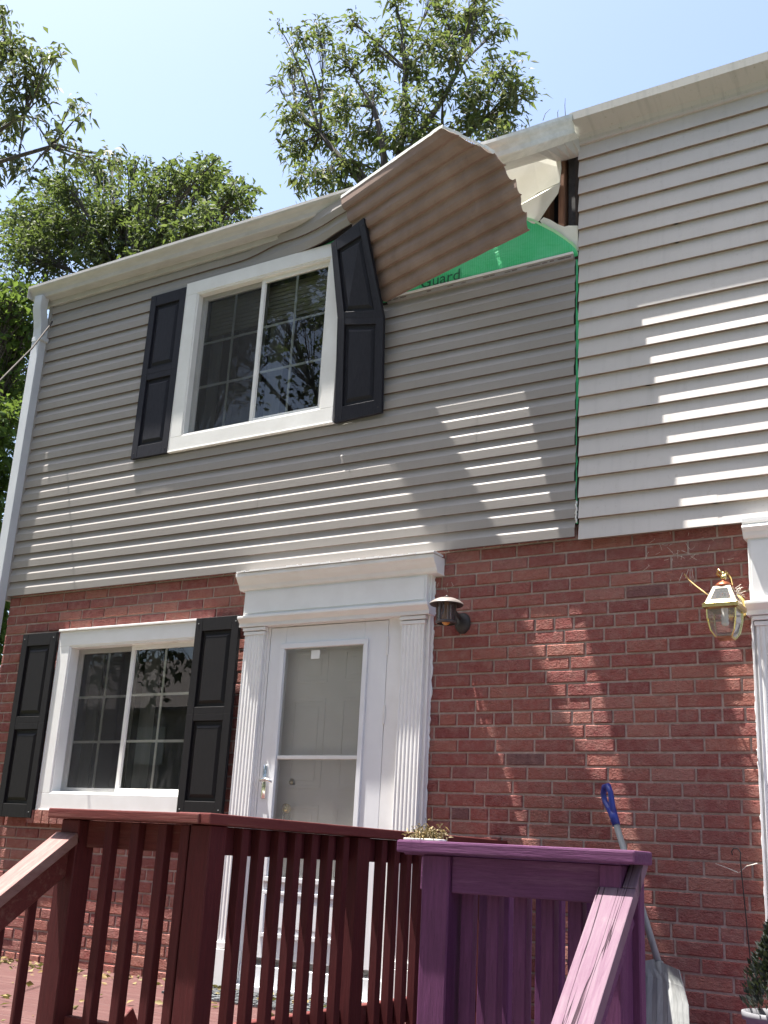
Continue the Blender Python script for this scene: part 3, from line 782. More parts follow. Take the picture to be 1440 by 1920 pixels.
def bent(u, v, d):
    if v <= .5:
        t = v/.5; L = BLp.lerp(MLp,t); R = BRp.lerp(MRp,t); up = (MLp-BLp)
    else:
        t = (v-.5)/.5; L = MLp.lerp(TLp,t); R = MRp.lerp(TRp,t); up = (TLp-MLp)
    n = (R-L).cross(up).normalized(); n = -n if n.y > 0 else n
    return tuple(L.lerp(R,u)+n*d)
shutter(bent, M_SHB, HL, 'bent shutter twisted out from the wall at its top')
shutter(flat(-6.085,-5.755,.115,1.335,-.004), M_SHK, HL, 'black shutter left of the lower window')
shutter(flat(-4.512,-4.172,.165,1.345,-.020), M_SHK, HL, 'black shutter between the lower window and the door')

# ------------------------------------------------------------------ door surround
def surround(parent, x0, x1, zfl, m, pw=.165, crown=.125, zh=1.30, zt=1.60, cx0=None, cx1=None):
    d = MB()
    for (a, b) in ((x0, x0+pw), (x1-pw, x1)):
        d.box(a-.0,b+.0,-.012,.03,zfl,zh)                       # backing board
        d.box(a+.004,b-.004,-.050,-.0125,zfl,zfl+.20)               # plinth
        d.box(a+.008,b-.008,-.044,-.0125,zfl+.205,zfl+.235)
        d.box(a+.002,b-.002,-.044,-.0125,zh-.075,zh-.055); d.box(a+.008,b-.008,-.038,-.0125,zh-.100,zh-.080)
        nf = 6; w = (b-a-.03)/nf; pr = [(a+.015,-.0125),(a+.015,-.034)]
        for i in range(nf):
            xa = a+.015+w*i
            pr += [(xa+w*.22,-.034),(xa+w*.34,-.031),(xa+w*.5,-.0295),(xa+w*.66,-.031),(xa+w*.78,-.034)]
        pr += [(b-.015,-.034),(b-.015,-.0125)]
        d.extrude_z(pr, zfl+.235, zh-.100)
    # architrave ledge, frieze board, crown
    d.extrude_x([(.03,zh-.052),(-.052,zh-.052),(-.052,zh-.030),(-.060,zh-.022),(-.078,zh-.004),(-.078,zh+.010),(.03,zh+.010)], x0-.022, x1+.022)
    d.box(x0,x1,-.050,.03,zh+.0105,zt-.095)
    d.box(x0+.012,x1-.012,-.056,-.0505,zh+.03,zt-.110)
    c = crown
    d.extrude_x([(.03,zt-.098),(-.058,zt-.098),(-.066,zt-.088),(-.072,zt-.070),(-.090,zt-.050),(-c+.010,zt-.032),(-c,zt-.024),(-c,zt-.002),(.02,zt)], cx0 or x0-.045, cx1 or x1+.055)
    return d
d = surround(HL, -4.142, -2.880, -.735, M_TRIM, .170, .112, 1.318, 1.588, -4.178, -2.812)
d.box(-3.972,-3.955,-.006,.13,-.735,1.268); d.box(-3.136,-3.045,-.006,.13,-.735,1.268); d.box(-3.955,-3.136,-.006,.13,1.262,1.30)
d.box(-2.880,-2.868,-.018,.03,-.735,1.50)
ds = d.build('door_surround', M_TRIM, HL, bevel=.0015)
# ragged caulk line above the cap, catching the sun
ck = MB(); x = -4.17
while x < -2.83:
    w_ = rnd.uniform(.02,.07); ck.box(x, x+w_, -.118-rnd.uniform(0,.006), -.014, 1.589, 1.594+rnd.uniform(0,.007)); x += w_
ck.build('caulk_bead', M_TRIM, ds)
# storm door
sdm = MB(); DX0, DX1, DZ0, DZ1 = -3.952, -3.140, -.560, 1.258
gx0, gx1, gz0, gz1 = -3.838, -3.292, -.140, 1.128
yf = -.004; yb = .030
sdm.box(DX0,gx0,yf,yb,DZ0,DZ1); sdm.box(gx1,DX1,yf,yb,DZ0,DZ1); sdm.box(gx0,gx1,yf,yb,gz1,DZ1)
sdm.box(gx0,gx1,yf,yb,DZ0,gz0)
# raised moulding round the glass and the two kick panels
t_ = .030
for a,b,c,e in ((gx0-t_,gx1+t_,gz1,gz1+t_),(gx0-t_,gx0,gz0,gz1),(gx1,gx1+t_,gz0,gz1),(gx0-t_,gx1+t_,gz0-.026,gz0)): sdm.box(a,b,yf-.012,yf-.0005,c,e)
sdm.box(gx0-.02,gx1+.02,yf-.010,yf-.0005,-.232,-.214); sdm.box(gx0-.02,gx1+.02,yf-.010,yf-.0005,-.452,-.430)
sdm.box(gx0-.02,gx0,yf-.010,yf-.0005,-.430,-.232); sdm.box(gx1,gx1+.02,yf-.010,yf-.0005,-.430,-.232)
sdm.box(gx0+.03,gx1-.03,yf-.006,yf-.0005,-.400,-.262)
sdr = sdm.build('storm_door', M_DOOR, HL, bevel=.002)
mb = MB(); mb.box(gx0,gx1,yf-.004,yf+.018,.494,.514); mb.build('mid_rail', M_TRIMW, sdr, bevel=.002)
mb = MB(); mb.quad((gx0,yf+.010,gz0),(gx1,yf+.010,gz0),(gx1,yf+.010,gz1),(gx0,yf+.010,gz1)); mb.build('glass', M_GLASSD, sdr, fix=False)
mb = MB(); mb.box(-3.655,-3.595,yf+.004,yf+.008,1.062,1.112); mb.build('sticker', M_PAPER, sdr)
for z in (1.06, .68, -.05, -.42): MB().box(-3.142,-3.130,yf-.010,yf+.002,z,z+.105).build('hinge', M_TRIMW, sdr, bevel=.002)
mb = MB(); mb.extrude_z([(-3.926,-.0045),(-3.926,-.012),(-3.896,-.012),(-3.896,-.0045)], .275, .46)
mb.tube([(-3.911,-.012,.375),(-3.911,-.045,.375)], .009, 10); mb.tube([(-3.911,-.045,.375),(-3.880,-.050,.380),(-3.850,-.048,.372),(-3.832,-.042,.364)], [.009,.008,.007,.006], 8)
mb.build('door_handle', M_CHROME, sdr, bevel=.001, smooth=True)
# threshold
mb = MB(); mb.box(-3.972,-3.045,-.015,.13,-.735,-.600); mb.box(-3.965,-3.05,-.045,-.016,-.735,-.700); mb.build('threshold', M_DOOR, HL, bevel=.003)
# entry door behind
en = MB(); en.box(-3.955,-3.136,.105,.145,-.60,1.262)
for (a,b) in ((-3.83,-3.60),(-3.49,-3.26)):
    for (c,e) in ((-.35,.25),(.34,.85),(.94,1.13)):
        for q in ((a,b,e-.018,e),(a,b,c,c+.018),(a,a+.018,c+.018,e-.018),(b-.018,b,c+.018,e-.018)): en.box(q[0],q[1],.1005,.1045,q[2],q[3])
        en.box(a+.045,b-.045,.1015,.1045,c+.045,e-.045)
ed = en.build('entry_door', M_ENTRY, HL, bevel=.003)
mb = MB(); mb.tube([(-3.80,.125,.372),(-3.80,.105,.372)],[.030,.026],16); mb.tube([(-3.80,.105,.372),(-3.80,.092,.372)],.012,10); mb.build('deadbolt', M_BRASS, ed, smooth=True)
mb = MB(); mb.tube([(-3.80,.125,.225),(-3.80,.115,.225)],.033,16)
mb.tube([(-3.80,.115,.225),(-3.80,.095,.225),(-3.80,.082,.225),(-3.80,.062,.225),(-3.80,.052,.225)],[.012,.012,.028,.030,.016],16); mb.build('door_knob', M_BRASS, ed, smooth=True)
mb = MB(); mb.box(-3.838,-3.768,.070,.112,.085,.165); mb.tube([(-3.825,.09,.16),(-3.825,.08,.225),(-3.785,.08,.225),(-3.785,.09,.16)],.005,8)
mb.build('key_box', M_IRON, ed, bevel=.004)
# right house door surround and door
d = surround(HR, -1.158, .115, -.735, M_TRIM, .185, .080, 1.20, 1.612, -1.176, .14)
d.box(-1.165,-1.155,-.030,.03,-.735,1.525); d.box(-.972,-.95,-.006,.13,-.735,1.15); d.box(-.095,-.073,-.006,.13,-.735,1.15)
rds = d.build('door_surround', M_TRIM, HR, bevel=.0015)
def caulk(parent, x, z0, z1, y, seed):
    r2 = random.Random(seed); P_ = []; R_ = []; z = z0
    while z < z1:
        P_.append((x+r2.uniform(-.0025,.0025), y+.008, z)); R_.append(r2.uniform(.003,.0095)); z += r2.uniform(.008,.035)
    MB().tube(P_, R_, 6).build('caulk_bead', M_TRIM, parent)
caulk(ds, -2.866, -.6, 1.48, .006, 3); caulk(rds, -1.168, -.6, 1.50, .006, 4); caulk(ds, -4.146, -.6, 1.3, .006, 5)
en = MB(); en.box(-.955,-.09,.05,.09,-.735,1.155)
for (a,b) in ((-.88,-.57),(-.48,-.17)):
    for (c,e) in ((-.5,.15),(.25,.75),(.84,1.05)): en.box(a,b,.040,.0495,c,e)
rd = en.build('entry_door', M_ENTRY, HR, bevel=.004)
mb = MB(); mb.tube([(-.20,.05,.22),(-.20,.03,.22),(-.20,.0,.22)],[.012,.03,.02],14); mb.build('door_knob', M_BRASS, rd, smooth=True)
# ------------------------------------------------------------------ red deck
ZF = -.738
def deck_floor(parent, x0, x1, y0, y1, m):
    f = MB(); y = y1; rr = random.Random(2)
    while y > y0:
        f.box(x0, x1, max(y-.137, y0), y, ZF-.036, ZF + rr.uniform(-.001,.001)); y -= .142
    f.build('floor', m, parent, bevel=.003)
    r = MB(); r.box(x0+.01, x1-.01, y0+.02, y0+.055, ZF-.23, ZF-.038); r.box(x0+.01,x0+.045,y0+.056,y1,ZF-.23,ZF-.038); r.box(x1-.045,x1-.01,y0+.056,y1,ZF-.23,ZF-.038)
    x = x0+.5
    while x < x1-.2: r.box(x, x+.036, y0+.056, y1, ZF-.23, ZF-.038); x += .45
    r.build('rim_joists', m, parent)
RDK = empty('wooden_deck', (-4.0,-1.1,-1.6), 'dark red stained wooden deck with railing before the white storm door', 'deck')
deck_floor(RDK, -6.25, -2.40, -2.20, .015, M_DECK)
CZ = .104; CT = .036            # rail cap top and thickness
XRr = -2.44
def post(parent, m, x0, x1, y0, y1, z1, z0=-1.6): return MB().box(x0,x1,y0,y1,z0,z1).build('post', m, parent, bevel=.004)
post(RDK, M_REDV, -3.108,-3.020,-2.240,-2.152,CZ-CT-.001)
post(RDK, M_REDV, -2.505,-2.417,-2.240,-2.152,CZ-CT-.001)
post(RDK, M_REDV, -2.507,-2.418,-1.325,-1.237,CZ-CT-.001, ZF)
post(RDK, M_REDV, -2.507,-2.418,-.105,-.016,CZ-CT-.001, ZF)
post(RDK, M_REDV, -4.35,-4.262,-2.240,-2.152,CZ-CT-.001)
cp_ = MB().box(-3.135,-2.436,-2.285,-2.140,CZ-CT,CZ-.002); cp_.build('cap_rail', M_REDX, RDK, bevel=.005, seg=2)
cp_ = MB().box(-2.535,-2.395,-2.275,.012,CZ-CT,CZ); o = cp_.build('cap_rail', wood_mat('red stain cap', (0.115, 0.022, 0.022), (0.14, 0.032, 0.028), (0.20, 0.09, 0.07), 0.4, 0.58, (12, .8, 12)), RDK, bevel=.005, seg=2)
MB().box(-3.019,-2.506,-2.195,-2.157,-.026,CZ-CT-.002).build('top_rail', M_REDX, RDK, bevel=.003)
MB().box(-3.019,-2.506,-2.195,-2.157,-.668,-.578).build('bottom_rail', M_REDX, RDK, bevel=.003)
MB().box(-2.500,-2.462,-2.151,-.11,-.026,CZ-CT-.002).build('top_rail', M_REDV, RDK, bevel=.003)
MB().box(-2.500,-2.462,-2.151,-.11,-.655,-.562).build('bottom_rail', M_REDX, RDK, bevel=.003)
b0 = MB().box(-.019,.019,-.019,.019,-.665,CZ-CT-.003).mesh('baluster', bevel=.003)
b0.materials.append(M_REDV)
def bal(parent, me, x, y, rz=0, zoff=0, rx=0):
    o = bpy.data.objects.new('baluster', me); COL.objects.link(o); o.parent = parent
    o.matrix_parent_inverse = parent.matrix_world.inverted(); o.location = (x,y,zoff); o.rotation_euler = (rx, 0, rz); return o
bpy.context.view_layer.update()
for x in (-2.880,-2.759,-2.634,-2.535): bal(RDK, b0, x, -2.2145)
ys = [-2.042,-1.943,-1.832,-1.727,-1.62,-1.512,-1.404, -1.115,-1.010,-.905,-.80,-.695,-.59,-.485,-.38,-.275,-.17]
for y in ys: bal(RDK, b0, -2.4425, y, rnd.uniform(-.03,.03))
# stair handrail going down towards the walk
def stair_rail(parent, xl, xr, y0, z0, slope, length, mt, ms, mbal, n, pitch, bw=.019):
    dy = -length/math.sqrt(1+slope*slope); dz = dy*slope
    a = Vector(((xl+xr)/2, y0, z0)); b = a+Vector((0,dy,dz)); up = Vector((0,-slope,1)).normalized()
    t = .036
    c = MB().bar(a-up*t/2, b-up*t/2, xr-xl, t, 0, up); c.build('hand_rail', mt, parent, bevel=.004, seg=2)
    s = MB().bar(a-up*(t+.045)+Vector((0,0,0)), b-up*(t+.045), .038, .086, 0, up); s.build('stair_top_rail', ms, parent, bevel=.003)
    off = up*(.75)
    s = MB().bar(a-up*.78, b-up*.78, .038, .086, 0, up); s.build('stair_bottom_rail', ms, parent, bevel=.003)
    for i in range(n):
        y = y0-.09-pitch*i; z = z0+(y-y0)*slope
        MB().box((xl+xr)/2-.019-bw, (xl+xr)/2-.0195+.0, y-.019, y+.019, z-.86, z-.06).build('baluster', mbal, parent, bevel=.003)
    p = b; MB().box(xl, xr, p.y+.05, p.y+.139, -1.6, p.z-.02-t).build('post', mbal, parent, bevel=.004)
stair_rail(RDK, -3.125, -3.020, -2.242, .022, .70, 1.35, M_REDT, M_REDX, M_REDV, 7, .125)
# steps
def steps(parent, x0, x1, y0, m, n=4):
    for i in range(n):
        z = ZF-.17*(i+1); y = y0-.26*i
        MB().box(x0,x1,y-.28,y,z-.036,z).build('step', m, parent, bevel=.004)
    for x in (x0+.02, x1-.056):
        MB().bar((x+.018,y0,ZF-.20),(x+.018,y0-.26*n,ZF-.17*n-.20),.036,.2).build('stringer', m, parent)
steps(RDK, -4.26, -3.11, -2.205, M_DECK)

# ------------------------------------------------------------------ purple deck
PDK = empty('wooden_deck', (-.4,-1.1,-1.6), 'purple painted wooden deck and railing under the brass lantern', 'deck')
deck_floor(PDK, -1.80, 1.30, -2.20, .015, wood_mat('purple decking', (0.07,0.025,0.065), (0.10,0.04,0.09), (0.2,0.13,0.18), .6, .5, (.8,12,12)))
PZ = .048
post(PDK, M_PURV, -1.618,-1.530,-2.245,-2.157,PZ-CT-.001)
post(PDK, M_PURV, -1.085,-1.024,-2.245,-2.157,PZ-CT-.001)
post(PDK, M_PURV, -1.690,-1.601,-.42,-.33,PZ-CT-.001,ZF)
post(PDK, M_PURV, -1.030,-1.004,-2.156,-2.115,PZ-CT-.001)
MB().box(-1.690,-.975,-2.275,-2.130,PZ-CT+.001,PZ).build('cap_rail', M_PURX, PDK, bevel=.006, seg=2)
MB().box(-1.529,-1.086,-2.232,-2.196,-.090,PZ-CT-.001).build('top_rail', M_PURX, PDK, bevel=.003)
MB().box(-1.529,-1.086,-2.19,-2.155,-.668,-.578).build('bottom_rail', M_PURX, PDK, bevel=.003)
b1 = MB().box(-.019,.019,-.019,.019,-.672,-.02).mesh('baluster', bevel=.003); b1.materials.append(M_PURV)
for x in (-1.500,-1.418,-1.335,-1.253,-1.172,-1.11): bal(PDK, b1, x, -2.170, rnd.uniform(-.05,.05))
# side rail of the purple deck, back towards the wall
MB().box(-1.752,-1.616,-2.125,-.42,PZ-CT-.004,PZ-.004).build('cap_rail', M_PURX, PDK, bevel=.005)
MB().box(-1.690,-1.654,-2.124,-.42,-.090,PZ-CT-.006).build('top_rail', M_PURX, PDK, bevel=.003)
MB().box(-1.690,-1.654,-2.124,-.42,-.668,-.578).build('bottom_rail', M_PURX, PDK, bevel=.003)
y = -2.08
b2 = MB().box(-.019,.019,-.019,.019,-.672,-.01).mesh('baluster', bevel=.003); b2.materials.append(M_PURV)
while y < -.43: bal(PDK, b2, -1.634, y, rnd.uniform(-.05,.05)); y += .15
stair_rail(PDK, -1.086, -.984, -2.2455, -.046, .965, 1.2, M_PURT, M_PURX, M_PURV, 4, .16, .0)
# strip of the handrail that runs on past the post
up_ = Vector((0,-.965,1)).normalized(); a_ = Vector((-1.003,-2.160,.037))-up_*.018; b_ = Vector((-1.003,-2.245,-.045))-up_*.018
MB().bar(a_, b_, .037, .036, 0, up_).build('hand_rail', M_PURT, PDK, bevel=.004, seg=2)
steps(PDK, -.98, .10, -2.205, M_PURX, 4)

# ------------------------------------------------------------------ wall lamps
L1 = empty('wall_lamp', (-2.66,0.02,1.20), 'small round dark metal wall lamp beside the storm door', 'wall lamp')
c = (-2.712,-.125,1.185)
MB().lathe(c, [(.047,0),(.056,.004),(.056,.012),(.047,.017)], 28, cap=False).build('base_ring', M_BRONZE, L1, smooth=True)
m_ = MB().lathe(c, [(.0,.140),(.022,.138),(.050,.132),(.072,.121),(.086,.110),(.090,.104),(.088,.101),(.070,.112),(.040,.120),(.0,.124)], 32, cap=False); m_.lathe(c, [(.0,.156),(.006,.154),(.009,.148),(.006,.142),(.005,.136)], 12, cap=False)
m_.build('lamp_cap', M_BRONZE, L1, smooth=True)
MB().lathe(c, [(.0,.1425),(.022,.1405),(.050,.1345),(.074,.1225),(.088,.1115),(.0915,.1045)], 32, cap=False).build('sunlit_cap_skin', M_CAPLIT, L1, smooth=True)  # paler skin over the cap paints its sunlit top
MB().lathe(c, [(.046,.015),(.046,.128)], 28, cap=False).build('glass_shade', M_SMOKE, L1, smooth=True)
b_ = MB()
for i in range(6):
    a = i*math.pi/3+.3; b_.bar((c[0]+.049*math.cos(a),c[1]+.049*math.sin(a),c[2]+.01),(c[0]+.049*math.cos(a),c[1]+.049*math.sin(a),c[2]+.13),.006,.006)
b_.build('cage_bars', M_BRONZE, L1)
MB().lathe(c, [(.0,-.008),(.012,-.005),(.022,.006),(.026,.025),(.020,.05),(.012,.068),(.012,.12)], 18, cap=False).build('bulb', M_AMBER, L1, smooth=True)
b_ = MB(); b_.lathe((0,0,0), [(.046,0),(.044,.014),(.032,.024),(.0,.028)], 24, cap=False)
for i,v in enumerate(b_.v): b_.v[i] = (-2.685+v[0], .018-v[2], 1.215+v[1]*1.25)
b_.tube([(-2.69,.0,1.235),(-2.695,-.04,1.255),(-2.705,-.07,1.275)], .010, 10)
b_.build('wall_plate', M_IRON, L1, smooth=True)
L2 = empty('wall_lamp', (-1.25,0.02,1.14), 'polished brass wall lantern with clear tapered glass and white bulb', 'wall lamp')
cx, cy = -1.243, -.19
def frus(mb, z0, h0, z1, h1, open_=True):
    P = [(cx+sx*h0, cy+sy*h0, z0) for sx,sy in ((-1,-1),(1,-1),(1,1),(-1,1))]+[(cx+sx*h1, cy+sy*h1, z1) for sx,sy in ((-1,-1),(1,-1),(1,1),(-1,1))]
    for j in range(4): mb.quad(P[j], P[(j+1)%4], P[(j+1)%4+4], P[j+4])
    if not open_: mb.quad(*P[:4]); mb.quad(*P[4:])
    return P
m_ = MB(); frus(m_, 1.142,.070,1.148,.080); frus(m_, 1.148,.080,1.166,.080); frus(m_, 1.166,.080,1.172,.070); frus(m_,1.142,.060,1.142,.070)
for (sx,sy) in ((-1,-1),(1,-1),(1,1),(-1,1)):
    m_.tube([(cx+sx*.064,cy+sy*.064,1.142),(cx+sx*.063,cy+sy*.063,1.10),(cx+sx*.052,cy+sy*.052,1.045),(cx+sx*.036,cy+sy*.036,1.018)], .0035, 6)
frus(m_,1.012,.034,1.020,.040,False)
m_.build('frame', M_BRASS, L2)
m_ = MB(); P = frus(MB(),1.172,.070,1.252,.038)
def fr_face(mb, a,b,c_,d,t=.22):
    A,B,C_,D = map(Vector,(a,b,c_,d)); cen=(A+B+C_+D)/4
    q=[p.lerp(cen,t*1.3) for p in (A,B,C_,D)]; q[0]=A.lerp(cen,.34); q[1]=B.lerp(cen,.34)
    for i in range(4): mb.quad((A,B,C_,D)[i],(A,B,C_,D)[(i+1)%4],q[(i+1)%4],q[i])
    return q
gl_ = MB()
for j in range(4):
    q = fr_face(m_, P[j],P[(j+1)%4],P[(j+1)%4+4],P[j+4]); gl_.quad(*q)
m_.build('roof_frame', noisy('bright brass', (0.75,0.66,0.45), (0.85,0.78,0.6), 10, .25, .05, .001, metal=.8), L2, fix=False)
g0 = MB(); hs = [(1.142,.062),(1.10,.061),(1.045,.050),(1.018,.035)]
for (za,ha),(zb,hb) in zip(hs[:-1],hs[1:]): frus(g0, za,ha,zb,hb)
g0.v += []; g0.build('glass_shade', M_LGLASS, L2, fix=False); gl_.build('roof_glass', M_LGLASS, L2, fix=False)
MB().lathe((cx,cy,1.252), [(.040,-.002),(.044,.004),(.036,.014),(.022,.024),(.010,.030),(.010,.036)], 20, cap=False).build('roof_cap', M_COPPER, L2, smooth=True)
m_ = MB().lathe((cx,cy,1.286), [(.006,0),(.012,.006),(.014,.014),(.010,.022),(.006,.026),(.010,.034),(.0,.042)], 14, cap=False)
m_.tube([(cx,cy+.005,1.315),(cx-.02,cy-.004,1.335),(cx-.03,cy+.01,1.32),(cx-.018,cy+.018,1.308)], .0065, 8)
m_.tube([(cx,cy+.01,1.29),(cx,cy+.06,1.34),(cx,cy+.13,1.33),(cx,cy+.18,1.26),(cx,cy+.205,1.20)], .007, 8)
m_.build('scroll_arm', M_BRASS, L2, smooth=True)
MB().lathe((cx,cy,1.085), [(.0,-.012),(.014,-.008),(.018,.004),(.014,.012),(.019,.020),(.014,.028),(.019,.036),(.014,.044),(.016,.058),(.014,.085)], 14, cap=False).build('bulb', M_BULB, L2, smooth=True)
MB().lathe((cx,cy,1.165),[(.012,0),(.016,.03),(.010,.06)],12).build('socket', M_BRASS, L2, smooth=True)
b_ = MB(); b_.lathe((0,0,0), [(.055,0),(.052,.010),(.030,.020),(.0,.022)], 20, cap=False)
for i,v in enumerate(b_.v): b_.v[i] = (cx+v[0], .018-v[2], 1.20+v[1]*1.3)
b_.build('wall_plate', M_BRASS, L2, smooth=True)
# ------------------------------------------------------------------ dry vine and webs by the lantern
def strand(name, pts, r, m, label, cat, group=None):
    o = MB().tube(pts, r, 5).build(name, m, None, smooth=True); return tag(o, label, cat, group)
strand('dried_vine', [wp(1283,1076,-.02), wp(1292,1088,-.04), wp(1304,1098,-.06), wp(1316,1107,-.10), wp(1330,1118,-.15)], [.002,.0045,.0035,.0045,.003], M_VINE, 'golden dried vine stem reaching up left from the brass lantern', 'vine')
wb = MB(); rr = random.Random(11)
for i in range(34):
    px = 1236+rr.gauss(35,34); py = 1030+rr.gauss(0,26)
    if py < 985: py = 1000
    a = rr.uniform(0,6.28); l = rr.uniform(4,16)
    wb.tube([wp(px,py,.008), wp(px+l*math.cos(a)*.5,py+l*math.sin(a)*.5+rr.uniform(-2,2),.002), wp(px+l*math.cos(a),py+l*math.sin(a),.010)], .0007, 4)
for i in range(7):
    px = rr.uniform(1278,1300); py = rr.uniform(1040,1085); wb.tube([wp(px,py,.006), wp(px+rr.uniform(-7,7),py+rr.uniform(8,22),.0)], .0009, 4)
tag(wb.build('cobweb', M_WEB), 'wispy pale cobwebs on the brick above left of the brass lantern', 'cobweb')
wb = MB()
for i in range(9):
    px = 1375+rr.uniform(0,10); py = 1105+rr.uniform(-4,10); wb.tube([wp(px,py,-.10), wp(px+rr.uniform(8,16),py+rr.uniform(-14,8),-.02)], .0008, 4)
tag(wb.build('cobweb', M_WEB), 'small pale cobweb between the brass lantern and white door trim', 'cobweb')
wb = MB()
for i in range(10):
    px = rr.uniform(880,890); px = 820+rr.uniform(-6,30); py = 1098+rr.uniform(-8,10); wb.tube([wp(px,py,.010), wp(px+rr.uniform(-4,4),py+rr.uniform(3,9),.010)], .0009, 4)
tag(wb.build('cobweb', M_WEB), 'faint cobweb specks on the brick over the round dark lamp', 'cobweb')

# ------------------------------------------------------------------ snow shovel
SH = empty('snow_shovel', (-1.50,-.33,-.72), 'grey snow shovel with blue handle grip leaning on the brick wall', 'shovel')
ga, gb = wp(1134,1476,-.045), wp(1243,1832,-.32)
ax = (gb-ga).normalized()
s0 = ga+ax*.15
MB().tube([s0, gb], .0145, 12).build('shaft', M_GREYM, SH, smooth=True)
side = Vector((1,0,0)); side = (side-ax*side.dot(ax)).normalized(); nrm = ax.cross(side)
sd2 = (side*.62+nrm*.78).normalized()
gp = MB()
loop = [s0+ax*.01, s0-ax*.045+sd2*.018, s0-ax*.095+sd2*.040, s0-ax*.135+sd2*.036, s0-ax*.150, s0-ax*.135-sd2*.036, s0-ax*.095-sd2*.040, s0-ax*.045-sd2*.018, s0+ax*.01]
gp.tube(loop, [.016,.015,.013,.014,.016,.014,.013,.015,.016], 10); gp.tube([s0-ax*.035, s0+ax*.05], [.022,.018], 12)
gp.build('grip', M_BLUE, SH, smooth=True)
bl = MB(); nx, nz = 14, 12; Wd = .34; Ln = .40
wid = Vector((1,-.15,0)).normalized(); dn_ = Vector((.12,-.22,-1)).normalized(); nb = wid.cross(dn_).normalized()
if nb.y > 0: nb = -nb
org = gb - dn_*.03 - wid*.035
def bpt(i, j):
    u = i/nx*2-1; v = j/nz
    w2 = Wd/2*(.78+.22*min(1,v*3)); c_ = .075*(1-v)*.6*(u*u) + .07*math.sin(v*1.5)
    rib = .006*(1 if abs(math.sin(u*12)) > .75 and .12 < v < .95 else 0)
    top_ = -.035*(1-abs(u))*(1-v)
    return org + wid*(u*w2) + dn_*(v*Ln+top_) + nb*(c_*1.0+rib)
for i in range(nx):
    for j in range(nz): bl.quad(bpt(i,j), bpt(i+1,j), bpt(i+1,j+1), bpt(i,j+1))
o = bl.build('blade', M_GREYM, SH, smooth=False, fix=False); md = o.modifiers.new('t','SOLIDIFY'); md.thickness = .005
bm_ = MB(); bm_.tube([gb-ax*.06, gb+ax*.05, gb+ax*.10+nb*.01], [.020,.022,.014], 12); bm_.build('socket', M_GREYM, SH, smooth=True)

# ------------------------------------------------------------------ planter with a small conifer
PC = wp(1462,1905,-.62)
PT = empty('planter', (PC.x, PC.y, ZF), 'grey round planter at the foot of the right door trim', 'planter')
pm = MB().lathe((PC.x,PC.y,0), [(.095,ZF+.002),(.120,PC.z-.02),(.133,PC.z-.018),(.135,PC.z+.008),(.127,PC.z+.010),(.119,PC.z-.012),(.115,PC.z-.030),(.0,PC.z-.032)], 36, cap=False); pm.build('pot', M_POT, PT, smooth=True)
MB().lathe((PC.x,PC.y,0), [(.0,PC.z-.022),(.116,PC.z-.024)], 24, cap=False).build('soil', M_SOIL, PT)
def leaves(name, centers, dirs, L, Wf, m, parent, rs, fold=.25, droop=0.3, n_verts=6):
    """one mesh of pointed leaves, each a folded six-vertex blade"""
    c = np.asarray(centers, float); d = np.asarray(dirs, float); n = len(c)
    d /= np.linalg.norm(d, axis=1)[:,None]+1e-9
    r = rs.normal(size=(n,3)); s = np.cross(d, r); s /= np.linalg.norm(s, axis=1)[:,None]+1e-9
    u = np.cross(s, d)
    l = L*rs.uniform(.45,1.4,(n,1)); w = l*Wf*rs.uniform(.8,1.2,(n,1))
    dr = np.array([[0,0,-1.0]])*l*droop
    base = c; m1 = c+d*l*.42; tip = c+d*l+dr
    lf = m1+s*w*.5+u*w*fold; rt = m1-s*w*.5+u*w*fold; mid = m1
    V = np.stack([base, lf, tip, mid, rt],1).reshape(-1,3)
    k = np.arange(n)*5
    F = np.stack([np.stack([k,k+3,k+2,k+1],1), np.stack([k,k+4,k+2,k+3],1)],1).reshape(-1,4)
    me = bpy.data.meshes.new(name); me.vertices.add(len(V)); me.vertices.foreach_set('co', V.ravel())
    me.loops.add(F.size); me.loops.foreach_set('vertex_index', F.ravel().astype(np.int32))
    me.polygons.add(len(F)); me.polygons.foreach_set('loop_start', (np.arange(len(F))*4).astype(np.int32))
    me.update(calc_edges=True); me.validate()
    return link(name, me, m, parent)
rs = np.random.RandomState(4)
TP = empty('conifer_shrub', (PC.x,PC.y,PC.z-.03), 'small grey green conifer growing in the grey planter', 'shrub')
MB().tube([(PC.x,PC.y,PC.z-.03),(PC.x+.005,PC.y,PC.z+.18),(PC.x,PC.y,PC.z+.28)], [.012,.008,.003], 6).build('trunk', M_BARK, TP)
n = 2600; t = rs.uniform(0,1,n)**.8; ang = rs.uniform(0,6.28,n); R_ = .130*(1-t)**.75*(1+.25*np.sin(ang*3+t*9))*rs.uniform(.35,1,n)**.5
ct = np.stack([PC.x+R_*np.cos(ang), PC.y+R_*np.sin(ang), PC.z+.015+t*.31],1); dd = np.stack([np.cos(ang)*.7,np.sin(ang)*.7,np.full(n,.9)],1)+rs.normal(0,.25,(n,3))
leaves('foliage', ct, dd, .026, .45, M_CONI, TP, rs, droop=0)
